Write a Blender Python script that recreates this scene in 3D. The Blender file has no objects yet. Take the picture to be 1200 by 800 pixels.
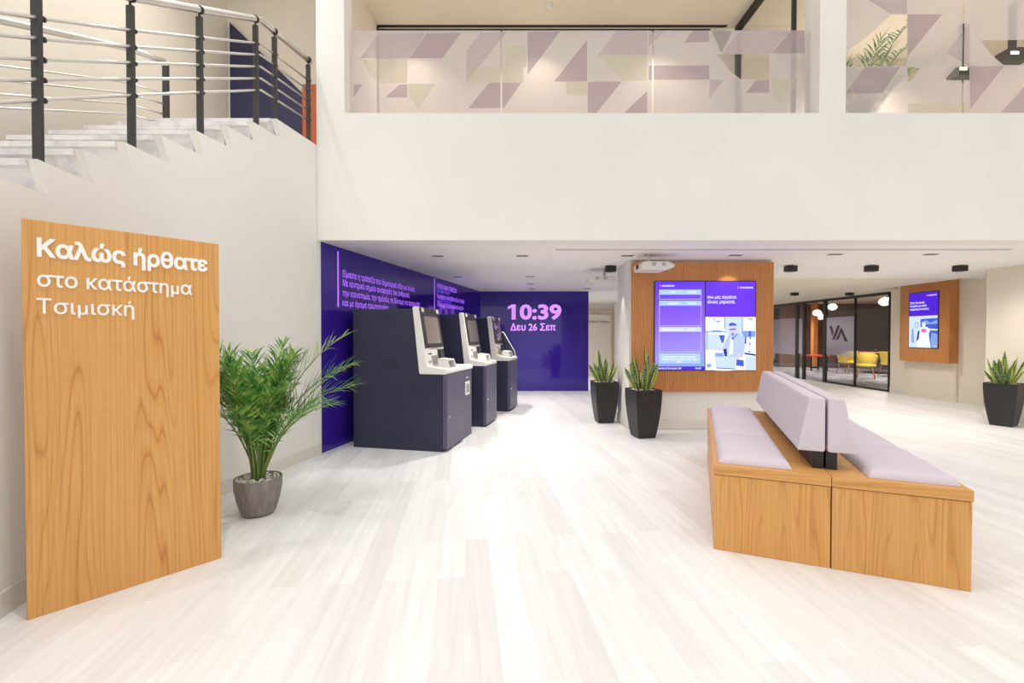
import bpy, bmesh, math, random
import numpy as np
from mathutils import Vector, Matrix
from mathutils.geometry import delaunay_2d_cdt
random.seed(7)
R = math.radians
C = bpy.context.scene.collection
SC = bpy.context.scene

# ------------------------------------------------------------------ camera, world, light, exposure
F, H, PITCH = 525.0, 1.35, math.atan(7 / 525)
cam_d = bpy.data.cameras.new('camera'); cam_d.lens = 15.75; cam_d.sensor_width = 36; cam_d.clip_start = .05
cam = bpy.data.objects.new('camera', cam_d); C.objects.link(cam)
cam.location = (0, 0, H); cam.rotation_euler = (math.pi / 2 - PITCH, 0, 0)
SC.camera = cam
SC.view_settings.view_transform = 'Standard'; SC.view_settings.look = 'None'
SC.view_settings.gamma = 1; SC.view_settings.use_curve_mapping = False
SC.view_settings.exposure = 0.36
w = bpy.data.worlds.new('world'); SC.world = w; w.use_nodes = True
w.node_tree.nodes['Background'].inputs[0].default_value = (1, .992, .982, 1)
w.node_tree.nodes['Background'].inputs[1].default_value = 0.85

def area(name, loc, sx, sy, watt, col=(1, .95, .88), rot=(0, 0, 0)):
    d = bpy.data.lights.new(name, 'AREA'); d.shape = 'RECTANGLE'; d.size = sx; d.size_y = sy
    d.energy = watt; d.color = col
    o = bpy.data.objects.new(name, d); C.objects.link(o); o.location = loc; o.rotation_euler = rot
    return o
def spot(name, loc, watt, target, ang=60, blend=.6, rad=.03, col=(1, .95, .88)):
    d = bpy.data.lights.new(name, 'SPOT'); d.energy = watt; d.spot_size = R(ang); d.spot_blend = blend
    d.shadow_soft_size = rad; d.color = col
    o = bpy.data.objects.new(name, d); C.objects.link(o); o.location = loc
    o.rotation_euler = (Vector(target) - Vector(loc)).to_track_quat('-Z', 'Y').to_euler()
    return o
# ceiling downlights of the low hall
for (x, y, e) in ((.1, 6.1, 26), (-.4, 8.4, 26), (.7, 9.4, 20), (1.0, 12.6, 40), (5.2, 6.6, 15), (7.0, 6.4, 11), (6.2, 7.9, 12)):
    spot('hall_downlight', (x, y, 2.37), e * 4.8, (x, y, 0), 150, 1, .08)
for (x, y) in ((5.5, 9.6), (7.6, 9.6), (5.6, 13.5), (7.8, 13.5)):
    spot('hall_downlight', (x, y, 2.35), 55, (x, y, 0), 150, 1, .08)
# atrium spotlights high above the floor
for (x, y, e) in ((-1.2, 1.6, 210), (.8, 1.0, 50), (3.4, 2.2, 80), (6., 2.5, 80)):
    spot('atrium_spotlight', (x, y, 6.3), e, (x, y + .3, 0), 100, .9, .06)
# upper floor lamps washing the wall behind the balustrade
for x in (-1.5, .4, 2.2):
    spot('gallery_downlight', (x, 6.35, 5.85), 45, (x, 6.75, 3.6), 110, .8, .04, (1, .9, .78))
spot('gallery_downlight', (5.6, 6.6, 5.9), 240, (5.8, 7.3, 3.6), 120, .8, .05, (1, .92, .82))
spot('stair_fill_light', (-3.0, 4.4, 6.4), 100, (-3.3, 4.6, 3), 130, .8, .05, (1, .97, .93)); spot('stair_fill_light', (-2.9, 2.2, 6.4), 100, (-3.4, 2.6, 3), 130, .8, .05, (1, .97, .93))  # unseen lamps added to brighten the stair wall
# pillar spot
spot('pillar_spotlight', (1.5, 6.75, 2.3), 14, (1.68, 6.78, 1.2), 34, .5, .01)
spot('pillar_spotlight', (3.05, 6.0, 2.38), 14, (3.05, 6.33, 1.9), 60, .8, .02, (1, .85, .65))
# meeting room lamps
for (x, y) in ((10.6, 12.6), (12.4, 15.2), (11.2, 18.2)):
    spot('meeting_room_downlight', (x, y, 2.55), 270, (x, y, 0), 150, .9, .06)

# ------------------------------------------------------------------ pixel of the photo -> point of the place
def ray(px, py):
    a, b = (px - 600), (400 - py)
    f = Vector((0, math.cos(PITCH), -math.sin(PITCH))); u = Vector((0, math.sin(PITCH), math.cos(PITCH)))
    return f * F + Vector((1, 0, 0)) * a + u * b
def onZ(px, py, z=0.0):
    d = ray(px, py); t = (z - H) / d.z; return Vector((0, 0, H)) + d * t
def onY(px, py, Y):
    d = ray(px, py); return Vector((0, 0, H)) + d * (Y / d.y)
def onX(px, py, X):
    d = ray(px, py); return Vector((0, 0, H)) + d * (X / d.x)
def onW(px, py, o, r):                       # vertical plane through o along r -> (s, z)
    d = ray(px, py); n = Vector((r[1], -r[0], 0)); o = Vector((o[0], o[1], 0)); c = Vector((0, 0, H))
    t = (o - c).dot(n) / d.dot(n); p = c + d * t
    return (p - o).dot(Vector((r[0], r[1], 0))), p.z

# ------------------------------------------------------------------ materials
def lin(c):
    return tuple(((v / 255) / 12.92 if v / 255 <= .04045 else (((v / 255) + .055) / 1.055) ** 2.4) for v in c) + (1,)
MATS = {}
def mat(name, col, rough=.5, metal=0, spec=.5, emit=0, trans=0, alpha=1, coat=0):
    if name in MATS: return MATS[name]
    m = bpy.data.materials.new(name); m.use_nodes = True; b = m.node_tree.nodes['Principled BSDF']
    b.inputs['Base Color'].default_value = lin(col); b.inputs['Roughness'].default_value = rough
    b.inputs['Metallic'].default_value = metal; b.inputs['Specular IOR Level'].default_value = spec
    b.inputs['Coat Weight'].default_value = coat
    if emit:
        b.inputs['Emission Color'].default_value = lin(col); b.inputs['Emission Strength'].default_value = emit
    if trans: b.inputs['Transmission Weight'].default_value = trans
    b.inputs['Alpha'].default_value = alpha
    MATS[name] = m; return m
class NT:
    def __init__(s, m): s.t = m.node_tree; s.b = s.t.nodes.get('Principled BSDF')
    def n(s, ty, **k):
        x = s.t.nodes.new(ty)
        for a, v in k.items(): setattr(x, a, v)
        return x
    def l(s, a, b): s.t.links.new(a, b)
    def math(s, op, a, b=None):
        x = s.n('ShaderNodeMath', operation=op)
        for i, v in enumerate((a, b)):
            if v is None: continue
            if isinstance(v, (int, float)): x.inputs[i].default_value = v
            else: s.l(v, x.inputs[i])
        return x.outputs[0]
    def ramp(s, fac, stops):
        x = s.n('ShaderNodeValToRGB'); e = x.color_ramp.elements
        while len(e) < len(stops): e.new(.5)
        for i, (p, c) in enumerate(stops): e[i].position = p; e[i].color = lin(c)
        s.l(fac, x.inputs[0]); return x.outputs[0]
    def noise(s, vec, scale, detail=3, rough=.5, dist=0):
        x = s.n('ShaderNodeTexNoise'); x.inputs['Scale'].default_value = scale; x.inputs['Detail'].default_value = detail
        x.inputs['Roughness'].default_value = rough; x.inputs['Distortion'].default_value = dist
        s.l(vec, x.inputs['Vector']); return x.outputs['Fac']
    def coords(s, scale, loc=(0, 0, 0), rot=(0, 0, 0)):
        tc = s.n('ShaderNodeTexCoord'); mp = s.n('ShaderNodeMapping')
        mp.inputs['Scale'].default_value = scale; mp.inputs['Location'].default_value = loc; mp.inputs['Rotation'].default_value = rot
        s.l(tc.outputs['Object'], mp.inputs['Vector']); return mp.outputs[0]
    def mix(s, fac, a, b, mode='MIX'):
        x = s.n('ShaderNodeMix', data_type='RGBA', blend_type=mode)
        if isinstance(fac, (int, float)): x.inputs[0].default_value = fac
        else: s.l(fac, x.inputs[0])
        for i, v in ((6, a), (7, b)):
            if isinstance(v, tuple): x.inputs[i].default_value = v
            else: s.l(v, x.inputs[i])
        return x.outputs[2]
def wood(name, cols, axis='z', rings=16, k=3.2, rough=.42, fine=.35, loc=(0, 0, 0)):
    if name in MATS: return MATS[name]
    m = mat(name, cols[1], rough, spec=.35); t = NT(m)
    sc = {'z': (k, k, k * .07), 'x': (k * .07, k, k), 'y': (k, k * .07, k)}[axis]
    v = t.coords(sc, loc)
    a = t.noise(v, 1.0, 2, .5, .3)
    s = t.math('MULTIPLY', a, rings); s = t.math('FRACT', s)
    ring = t.ramp(s, ((0, cols[0]), (.10, cols[1]), (.55, cols[2]), (.88, cols[1]), (1, cols[0])))
    big = t.noise(t.coords(tuple(q * (1.0 if q < k else 1.6) for q in sc), loc), 1.0, 1)
    ring = t.mix(t.ramp(big, ((.35, (110, 110, 110)), (.6, (240, 240, 240)))), lin(cols[2]), ring)
    sc2 = tuple(q * (3 if q < k else 30) for q in sc)
    f = t.noise(t.coords(sc2, loc), 1.0, 3)
    fc = t.ramp(f, ((.32, (205, 186, 166)), (.62, (255, 255, 255))))
    t.l(t.mix(fine, ring, t.mix(1, ring, fc, 'MULTIPLY')), t.b.inputs['Base Color'])
    return m
WOOD = ((190, 128, 64), (216, 158, 88), (222, 168, 100))
M_sign = wood('sign_wood', WOOD, 'z', 22, 4.2, loc=(3.1, 1, 2))
M_bench = wood('bench_wood', WOOD, 'z', 22, 4.2, loc=(7.3, 2, 5))
M_bench_top = wood('bench_top_wood', WOOD, 'x', 22, 4.2, loc=(1.3, 2, 5))
M_slat = wood('pillar_wood', ((184, 118, 64), (204, 138, 80), (212, 148, 90)), 'z', 20, 6, fine=.6, loc=(2, 2, 8))

def wallmat(name, col, rough=.65):
    if name in MATS: return MATS[name]
    m = mat(name, col, rough, spec=.25); t = NT(m)
    n = t.noise(t.coords((1, 1, 1)), 60, 3)
    bp = t.n('ShaderNodeBump'); bp.inputs['Strength'].default_value = .03; t.l(n, bp.inputs['Height']); t.l(bp.outputs[0], t.b.inputs['Normal'])
    n2 = t.noise(t.coords((.6, .6, .6)), 1.2, 2)
    dk = tuple(int(v * .975) for v in col)
    t.l(t.ramp(n2, ((.3, dk), (.7, col))), t.b.inputs['Base Color'])
    return m
M_wall = wallmat('white_wall_paint', (240, 237, 232))
M_cream = wallmat('cream_wall_paint', (234, 226, 211))
M_ceil = wallmat('ceiling_paint', (246, 242, 239))
M_base = mat('skirting_paint', (226, 221, 212), .5)
M_stone = mat('stair_marble', (228, 226, 226), .3); _t = NT(M_stone)
_t.l(_t.ramp(_t.noise(_t.coords((1, 1, 1)), 5, 6, .6, 1.2), ((.3, (205, 203, 206)), (.55, (234, 232, 231)))), _t.b.inputs['Base Color'])

M_floor = mat('whitewashed_plank_floor', (232, 229, 226), .42, spec=.35); _t = NT(M_floor)
vr = _t.coords((1, 1, 1), (0, 0, 0), (0, 0, R(90 - 6)))
br = _t.n('ShaderNodeTexBrick'); _t.l(vr, br.inputs['Vector']); br.offset = .37; br.offset_frequency = 2
br.inputs['Scale'].default_value = 1; br.inputs['Brick Width'].default_value = 1.25; br.inputs['Row Height'].default_value = .15
br.inputs['Mortar Size'].default_value = .0012; br.inputs['Color1'].default_value = (0, 0, 0, 1); br.inputs['Color2'].default_value = (1, 1, 1, 1)
br.inputs['Mortar'].default_value = (.35, .35, .35, 1); br.inputs['Bias'].default_value = 0
pl = _t.ramp(br.outputs['Color'], ((0, (232, 231, 230)), (1, (245, 245, 245))))
vg = _t.coords((1.0, 1.0, 1), (0, 0, 0), (0, 0, R(90 - 6)))
mp2 = _t.n('ShaderNodeMapping'); mp2.inputs['Scale'].default_value = (1.3, 22, 1); _t.l(vg, mp2.inputs['Vector'])
g = _t.noise(mp2.outputs[0], 1.0, 5, .6, .5)
gr = _t.ramp(g, ((.3, (240, 239, 238)), (.62, (255, 255, 255))))
_t.l(_t.mix(.75, pl, gr, 'MULTIPLY'), _t.b.inputs['Base Color'])

M_purple = mat('purple_back_painted_glass', (54, 32, 146), .05, spec=.5)
M_navy = mat('navy_powder_coat', (42, 44, 68), .45)
M_navydoor = mat('navy_door_floor_lit', (84, 80, 106), .4)  # door navy raised, light reflected from the floor put into it
M_white = mat('white_plastic', (228, 226, 222), .35)
M_grey = mat('grey_plastic', (150, 148, 148), .4)
M_black = mat('black_metal', (30, 30, 31), .4)
M_dark = mat('dark_bezel', (52, 49, 48), .3)
M_steel = mat('brushed_steel', (226, 222, 216), .3, .85)
M_post = mat('graphite_steel', (66, 66, 66), .45, .3)
M_kiosk_screen = mat('kiosk_screen_glass', (128, 118, 110), .06, spec=.8)
M_fabric = mat('lilac_grey_upholstery', (212, 202, 212), .75, spec=.2)
M_letter = mat('white_lettering', (250, 247, 244), .5)
M_planter = mat('black_planter', (38, 36, 36), .45)
M_pot = mat('grey_clay_pot', (134, 127, 123), .6); _t = NT(M_pot)
_t.l(_t.ramp(_t.noise(_t.coords((30, 30, 3)), 1.2, 4), ((.3, (116, 109, 106)), (.7, (148, 140, 136)))), _t.b.inputs['Base Color'])
M_pebble = mat('white_pebbles', (226, 222, 216), .7)
M_leafA = mat('palm_leaf_green', (70, 122, 44), .45); _t = NT(M_leafA)
_t.l(_t.ramp(_t.noise(_t.coords((1, 1, 1)), 14, 2), ((.3, (40, 98, 34)), (.48, (86, 148, 54)), (.66, (168, 200, 100)))), _t.b.inputs['Base Color'])
M_leafB = mat('palm_leaf_yellow_green', (168, 190, 84), .45)
M_stem = mat('palm_stem', (112, 134, 60), .5)
M_snake = mat('snake_leaf_green', (60, 90, 48), .4); _t = NT(M_snake)
_wv = _t.n('ShaderNodeTexWave'); _wv.bands_direction = 'Z'; _wv.inputs['Scale'].default_value = 9; _wv.inputs['Distortion'].default_value = 6; _wv.inputs['Detail Scale'].default_value = 3
_t.l(_t.coords((1, 1, 1)), _wv.inputs['Vector'])
_t.l(_t.ramp(_wv.outputs['Fac'], ((.2, (46, 74, 42)), (.8, (112, 142, 84)))), _t.b.inputs['Base Color'])
M_snakeE = mat('snake_leaf_yellow_edge', (188, 192, 100), .4)
M_textglow = mat('projected_lavender_light', (172, 104, 255), .5, emit=.6)  # letters glow by emission, standing in for projector light
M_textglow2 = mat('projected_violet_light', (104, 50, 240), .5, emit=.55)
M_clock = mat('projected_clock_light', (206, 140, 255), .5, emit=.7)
M_yellow = mat('yellow_chair_fabric', (248, 214, 76), .7)
M_red = mat('red_lacquer', (214, 62, 48), .4)
M_orange = mat('orange_panel_paint', (188, 92, 40), .5)
M_navypaint = mat('navy_wall_paint', (46, 46, 82), .5)
M_tablewood = mat('table_wood', (176, 104, 62), .4)
M_carpet = mat('grey_carpet', (120, 118, 124), .9); _t = NT(M_carpet)
_t.l(_t.ramp(_t.noise(_t.coords((1, 3, 1)), 1.6, 4, .6, 1), ((.35, (84, 82, 88)), (.6, (168, 166, 172)))), _t.b.inputs['Base Color'])
M_darkwall = mat('dark_meeting_room_wall', (116, 104, 112), .5)
M_lamp = mat('glowing_lamp_glass', (255, 244, 226), .4, emit=1.6)
M_tape = mat('seam_shadow_black', (24, 22, 22), .6)

def glass(name, col, fac, rough=.0, tint=(255, 255, 255)):
    if name in MATS: return MATS[name]
    m = bpy.data.materials.new(name); m.use_nodes = True; t = NT(m); nt = m.node_tree
    out = nt.nodes['Material Output']
    tr = t.n('ShaderNodeBsdfTransparent'); tr.inputs[0].default_value = lin(tint)
    gl = t.n('ShaderNodeBsdfGlossy'); gl.inputs['Roughness'].default_value = .02
    lw = t.n('ShaderNodeLayerWeight'); lw.inputs[0].default_value = .5; fr_ = t.math('ADD', t.math('MULTIPLY', t.math('POWER', lw.outputs['Facing'], 5), .75), .03)
    mx = t.n('ShaderNodeMixShader'); t.l(fr_, mx.inputs[0]); t.l(tr.outputs[0], mx.inputs[1]); t.l(gl.outputs[0], mx.inputs[2])
    t.l(mx.outputs[0], out.inputs[0]); nt.nodes.remove(t.b); MATS[name] = m; return m
def film(name, col, fac):
    if name in MATS: return MATS[name]
    m = bpy.data.materials.new(name); m.use_nodes = True; t = NT(m); nt = m.node_tree
    out = nt.nodes['Material Output']
    tr = t.n('ShaderNodeBsdfTransparent')
    df = t.n('ShaderNodeBsdfDiffuse'); df.inputs[0].default_value = lin(col)
    tl = t.n('ShaderNodeBsdfTranslucent'); tl.inputs[0].default_value = lin(col)
    m1 = t.n('ShaderNodeMixShader'); m1.inputs[0].default_value = .45; t.l(df.outputs[0], m1.inputs[1]); t.l(tl.outputs[0], m1.inputs[2])
    m2 = t.n('ShaderNodeMixShader'); m2.inputs[0].default_value = fac; t.l(tr.outputs[0], m2.inputs[1]); t.l(m1.outputs[0], m2.inputs[2])
    t.l(m2.outputs[0], out.inputs[0]); nt.nodes.remove(t.b); MATS[name] = m; return m
M_glass = glass('clear_glass', 0, 0)
M_film = film('frosted_film', (226, 218, 220), .70)
M_mauve = film('mauve_film', (190, 172, 184), .55)
M_mauve2 = film('pale_mauve_film', (208, 195, 202), .5)
M_sand = film('sand_film', (228, 224, 200), .5)

# ------------------------------------------------------------------ mesh building
class MB:
    def __init__(s): s.bm = bmesh.new()
    def faces(s, pts, fs, mi=0, smooth=False):
        vs = [s.bm.verts.new(p) for p in pts]; out = []
        for f in fs:
            try:
                q = s.bm.faces.new([vs[i] for i in f]); q.material_index = mi; q.smooth = smooth; out.append(q)
            except ValueError: pass
        return s
    def box(s, x0, x1, y0, y1, z0, z1, M=None, mi=0):
        p = [Vector((x, y, z)) for z in (z0, z1) for y in (y0, y1) for x in (x0, x1)]
        if M: p = [M @ q for q in p]
        return s.faces(p, [(0, 2, 3, 1), (4, 5, 7, 6), (0, 1, 5, 4), (2, 6, 7, 3), (0, 4, 6, 2), (1, 3, 7, 5)], mi)
    def prism(s, poly, a, b, fn, mi=0, smooth=False):     # poly 2D, swept from a to b; fn(u, v, w) -> point
        n = len(poly); p = [fn(u, v, a) for u, v in poly] + [fn(u, v, b) for u, v in poly]
        fs = [tuple(range(n))[::-1], tuple(range(n, 2 * n))] + [(i, (i + 1) % n, n + (i + 1) % n, n + i) for i in range(n)]
        return s.faces(p, fs, mi, smooth)
    def tube(s, path, r, seg=10, mi=0, cap=True):
        path = [Vector(p) for p in path]; rings = []
        rr = r if isinstance(r, (list, tuple)) else [r] * len(path)
        prev = None; pts = []; fs = []
        for i, p in enumerate(path):
            t = ((path[min(i + 1, len(path) - 1)] - path[max(i - 1, 0)])).normalized()
            ref = prev if prev else (Vector((0, 0, 1)) if abs(t.z) < .9 else Vector((1, 0, 0)))
            u = (ref - t * ref.dot(t)).normalized(); prev = u; v = t.cross(u)
            for k in range(seg):
                a = 2 * math.pi * k / seg; pts.append(p + (u * math.cos(a) + v * math.sin(a)) * rr[i])
        for i in range(len(path) - 1):
            for k in range(seg):
                k2 = (k + 1) % seg; fs.append((i * seg + k, i * seg + k2, (i + 1) * seg + k2, (i + 1) * seg + k))
        if cap: fs += [tuple(range(seg))[::-1], tuple(range((len(path) - 1) * seg, len(path) * seg))]
        return s.faces(pts, fs, mi, True)
    def lathe(s, prof, seg=28, c=(0, 0, 0), mi=0, sx=1, sy=1):
        pts = [(c[0] + r * math.cos(2 * math.pi * k / seg) * sx, c[1] + r * math.sin(2 * math.pi * k / seg) * sy, c[2] + z) for r, z in prof for k in range(seg)]
        fs = [(i * seg + k, i * seg + (k + 1) % seg, (i + 1) * seg + (k + 1) % seg, (i + 1) * seg + k) for i in range(len(prof) - 1) for k in range(seg)]
        fs += [tuple(range(seg))[::-1], tuple(range((len(prof) - 1) * seg, len(prof) * seg))]
        return s.faces(pts, fs, mi, True)
    def build(s, name, m, parent=None, bevel=0, seg=2, smooth=False, label=None):
        bmesh.ops.recalc_face_normals(s.bm, faces=s.bm.faces)
        me = bpy.data.meshes.new(name); s.bm.to_mesh(me); s.bm.free()
        for q in (m if isinstance(m, (list, tuple)) else [m]): me.materials.append(q)
        o = bpy.data.objects.new(name, me); C.objects.link(o)
        if smooth:
            for p in me.polygons: p.use_smooth = True
        if parent: o.parent = parent
        if bevel:
            b = o.modifiers.new('bevel', 'BEVEL'); b.width = bevel; b.segments = seg; b.limit_method = 'ANGLE'; b.angle_limit = R(40)
            b.harden_normals = False
        if label: o['label'] = label
        return o
def tag(o, label, cat, group=None, kind=None):
    if label: o['label'] = label
    if cat: o['category'] = cat
    if group: o['group'] = group
    if kind: o['kind'] = kind
    return o
def thing(name, label, cat, loc=(0, 0, 0), rz=0, group=None):
    o = bpy.data.objects.new(name, None); C.objects.link(o); o.empty_display_size = .1
    o.location = loc; o.rotation_euler = (0, 0, rz); return tag(o, label, cat, group)
def struct(o): o['kind'] = 'structure'; return o
def dup(root, loc, rz, label, group=None, name=None):
    r = root.copy(); C.objects.link(r); r.location = loc; r.rotation_euler = (0, 0, rz); r['label'] = label
    if group: r['group'] = group
    for ch in list(root.children):
        c = ch.copy(); C.objects.link(c); c.parent = r
        for g in ch.children:
            d = g.copy(); C.objects.link(d); d.parent = c
    return r
def box(name, x0, x1, y0, y1, z0, z1, m, parent=None, bevel=0, M=None): return MB().box(x0, x1, y0, y1, z0, z1, M).build(name, m, parent, bevel)
def glyph_mesh(body, offset, align):
    """outlines of the lettering, filled by winding number"""
    cu = bpy.data.curves.new('line', 'FONT'); cu.body = body; cu.size = 1; cu.resolution_u = 3; cu.align_x = align
    cu.fill_mode = 'NONE'
    t = bpy.data.objects.new('line_src', cu); C.objects.link(t)
    dg = bpy.context.evaluated_depsgraph_get(); dg.update()
    me = bpy.data.meshes.new_from_object(t.evaluated_get(dg)); bpy.data.objects.remove(t)
    P_ = np.array([v.co[:2] for v in me.vertices]); E_ = np.array([e.vertices[:] for e in me.edges]); bpy.data.meshes.remove(me)
    if offset:                              # embolden: move each outline outwards along its own normal
        nx = {int(a): int(b) for a, b in E_}; pv = {b: a for a, b in nx.items()}; seen = set(); Q_ = P_.copy(); loops = []
        for st in nx:
            if st in seen: continue
            lp = []; c_ = st
            while c_ not in seen and c_ in nx: seen.add(c_); lp.append(c_); c_ = nx[c_]
            loops.append(lp)
        A_, B_ = P_[E_[:, 0]], P_[E_[:, 1]]
        def inside_(q):
            left = (B_[:, 0] - A_[:, 0]) * (q[1] - A_[:, 1]) - (q[0] - A_[:, 0]) * (B_[:, 1] - A_[:, 1])
            return ((A_[:, 1] <= q[1]) & (B_[:, 1] > q[1]) & (left > 0)).sum() != ((A_[:, 1] > q[1]) & (B_[:, 1] <= q[1]) & (left < 0)).sum()
        for l in loops:
            vote = 0
            for i in range(0, len(l), max(1, len(l) // 9)):
                a, b = P_[l[i]], P_[l[(i + 1) % len(l)]]; d = b - a; n = np.array([d[1], -d[0]]) / (np.hypot(*d) + 1e-9)
                vote += -1 if inside_((a + b) / 2 + n * .004) else 1
            sg_ = 1 if vote > 0 else -1
            for i, v in enumerate(l):
                a, b = P_[v] - P_[l[i - 1]], P_[l[(i + 1) % len(l)]] - P_[v]
                a = a / (np.hypot(*a) + 1e-9); b = b / (np.hypot(*b) + 1e-9); n = np.array([a[1] + b[1], -a[0] - b[0]]); L_ = np.hypot(*n)
                if L_ > 1e-6: Q_[v] = P_[v] + sg_ * n / L_ * offset * min(1.8, 2 / L_)
        P_ = Q_
    vs, _, fs, _, _, _ = delaunay_2d_cdt([Vector(p) for p in P_], [tuple(int(i) for i in e) for e in E_], [], 0, 1e-6)
    V_ = np.array([v[:] for v in vs]); T_ = [f for f in fs if len(f) == 3]; c_ = np.array([V_[f].mean(axis=0) for f in T_])
    A_, B_ = P_[E_[:, 0]], P_[E_[:, 1]]; wn = np.zeros(len(c_))
    for k in range(0, len(c_), 400):
        q = c_[k:k + 400, None, :]; a = A_[None]; b = B_[None]
        left = (b[..., 0] - a[..., 0]) * (q[..., 1] - a[..., 1]) - (q[..., 0] - a[..., 0]) * (b[..., 1] - a[..., 1])
        wn[k:k + 400] = (((a[..., 1] <= q[..., 1]) & (b[..., 1] > q[..., 1]) & (left > 0)).sum(1) - ((a[..., 1] > q[..., 1]) & (b[..., 1] <= q[..., 1]) & (left < 0)).sum(1))
    return V_, [T_[i] for i in range(len(T_)) if wn[i] != 0]
def text(name, body, m, parent=None, M=None, h=.1, width=None, bold=0.0, ext=.002, align='LEFT', label=None, flag=False):
    """lettering; M maps text plane (x right, y up, z out); h = height of a capital, width fits the line"""
    V_, T_ = glyph_mesh(body, bold, align)
    x0, x1 = V_[:, 0].min(), V_[:, 0].max(); sy = h / .70; sx = sy if width is None else width / (x1 - x0); ox = x0 if align == 'LEFT' else 0
    bm = bmesh.new(); vs = [bm.verts.new(((x - ox) * sx, y * sy, 0)) for x, y in V_]
    for f in T_:
        try: bm.faces.new([vs[i] for i in f])
        except ValueError: pass
    bmesh.ops.delete(bm, geom=[v for v in bm.verts if not v.link_faces], context='VERTS')
    for f in bm.faces:
        f.normal_update()
        if f.normal.z < 0: f.normal_flip()
    if flag: bm.faces.new([bm.verts.new((x * sx, y * sy, 0)) for x, y in ((.02, .72), (-.16, .60), (-.16, .47), (.02, .575))])
    if ext > .0045:
        r = bmesh.ops.extrude_face_region(bm, geom=bm.faces[:])
        for v in r['geom']:
            if isinstance(v, bmesh.types.BMVert): v.co.z += ext
        bmesh.ops.recalc_face_normals(bm, faces=bm.faces)
    else:
        for v in bm.verts: v.co.z = ext
    if M: bm.transform(M)
    me = bpy.data.meshes.new(name); bm.to_mesh(me); bm.free(); me.materials.append(m)
    o = bpy.data.objects.new(name, me); C.objects.link(o)
    if parent: o.parent = parent
    if label: o['label'] = label
    return o
def plane(x, y, z):                      # text plane on a front face: x right, y up = z, out = -y
    return Matrix(((1, 0, 0, x), (0, 0, -1, y), (0, 1, 0, z), (0, 0, 0, 1)))
def wallframe(o, r):                     # vertical plane along r in the world
    return Matrix(((r[0], 0, r[1], o[0]), (r[1], 0, -r[0], o[1]), (0, 1, 0, 0), (0, 0, 0, 1)))
def fillet(poly, r, n=4):
    out = []
    for i, p in enumerate(poly):
        p = Vector(p); a = Vector(poly[i - 1]); b = Vector(poly[(i + 1) % len(poly)])
        da = (a - p).normalized(); db = (b - p).normalized(); k = min(r, (a - p).length * .45, (b - p).length * .45)
        for j in range(n + 1):
            t = j / n; q = p + da * k * (1 - t) ** 2 + db * k * t ** 2; out.append((q.x, q.y))
    return out

# ------------------------------------------------------------------ the setting
CZ = 2.42                                  # ceiling of the low hall
def wx(Y):                                 # plan of the curved stair wall
    if Y >= 3.6: return -2.18 + .203 * (Y - 5.117)
    t = Y - 3.6
    if Y < 2.0: t = -1.6; return -2.488 + .203 * t + .155 * t * t + (Y - 2.0) * (-.29)
    return -2.488 + .203 * t + .155 * t * t
struct(box('floor', -5.5, 9.0, -5, 20, -.1, 0, M_floor))
struct(box('floor', 9.0, 17, 8, 24, -.1, 0, M_carpet)).name = 'floor_meeting_room'
# stair wall with its sawtooth top
PK = [(4.44 - .295 * k, 3.485 - .172 * k) for k in range(0, 21)]
TH = .055
mb = MB()
def strip(mb, a, b):                       # a, b = (Y, ztop) ; floor to top, both faces
    (ya, za), (yb, zb) = a, b
    p = []
    for off in (0, -TH):
        p += [(wx(ya) + off, ya, 0), (wx(yb) + off, yb, 0), (wx(yb) + off, yb, zb), (wx(ya) + off, ya, za)]
    mb.faces(p, [(0, 1, 2, 3), (7, 6, 5, 4), (3, 2, 6, 7)])
B = [(y + .366, z) for (y, z) in PK]
for k in range(1, len(PK)):                # between notch bottom k and notch bottom k-1
    for j in range(4):
        t0, t1 = j / 4, (j + 1) / 4
        lo, hi = B[k], B[k - 1]
        if k == 1: hi = (PK[0][0] + .3, PK[0][1])
        hi = B[k - 1] if k > 1 else (4.806, 3.485)
        strip(mb, (lo[0] + (hi[0] - lo[0]) * t0, max(.0, lo[1] + (hi[1] - lo[1]) * t0)), (lo[0] + (hi[0] - lo[0]) * t1, max(.02, lo[1] + (hi[1] - lo[1]) * t1)))
strip(mb, (4.806, 3.485), (5.12, 3.485))
for k in range(0, len(PK) - 1):
    lo, pk, hi = B[k + 1], PK[k], B[k] if k > 0 else (4.806, 3.485)
    tri = [lo, pk, hi]
    N3 = 5; pt = lambda a_, b_: tuple(tri[0][q] + (tri[1][q] - tri[0][q]) * a_ / N3 + (tri[2][q] - tri[0][q]) * b_ / N3 for q in (0, 1))
    for off in (0, -TH):
        idx = {}; pts = []; fs = []
        for a_ in range(N3 + 1):
            for b_ in range(N3 + 1 - a_): idx[a_, b_] = len(pts); y_, z_ = pt(a_, b_); pts.append((wx(y_) + off, y_, z_))
        for a_ in range(N3):
            for b_ in range(N3 - a_):
                fs.append((idx[a_, b_], idx[a_ + 1, b_], idx[a_, b_ + 1]))
                if a_ + b_ < N3 - 1: fs.append((idx[a_ + 1, b_], idx[a_ + 1, b_ + 1], idx[a_, b_ + 1]))
        mb.faces(pts, fs)
    for p_, q_ in ((tri[0], tri[1]), (tri[1], tri[2])):
        for j in range(4):
            u0, u1 = [tuple(p_[q] + (q_[q] - p_[q]) * (j + d_) / 4 for q in (0, 1)) for d_ in (0, 1)]
            mb.faces([(wx(u0[0]), *u0), (wx(u1[0]), *u1), (wx(u1[0]) - TH, *u1), (wx(u0[0]) - TH, *u0)], [(0, 1, 2, 3)])
struct(mb.build('wall_left', M_wall))
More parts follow.
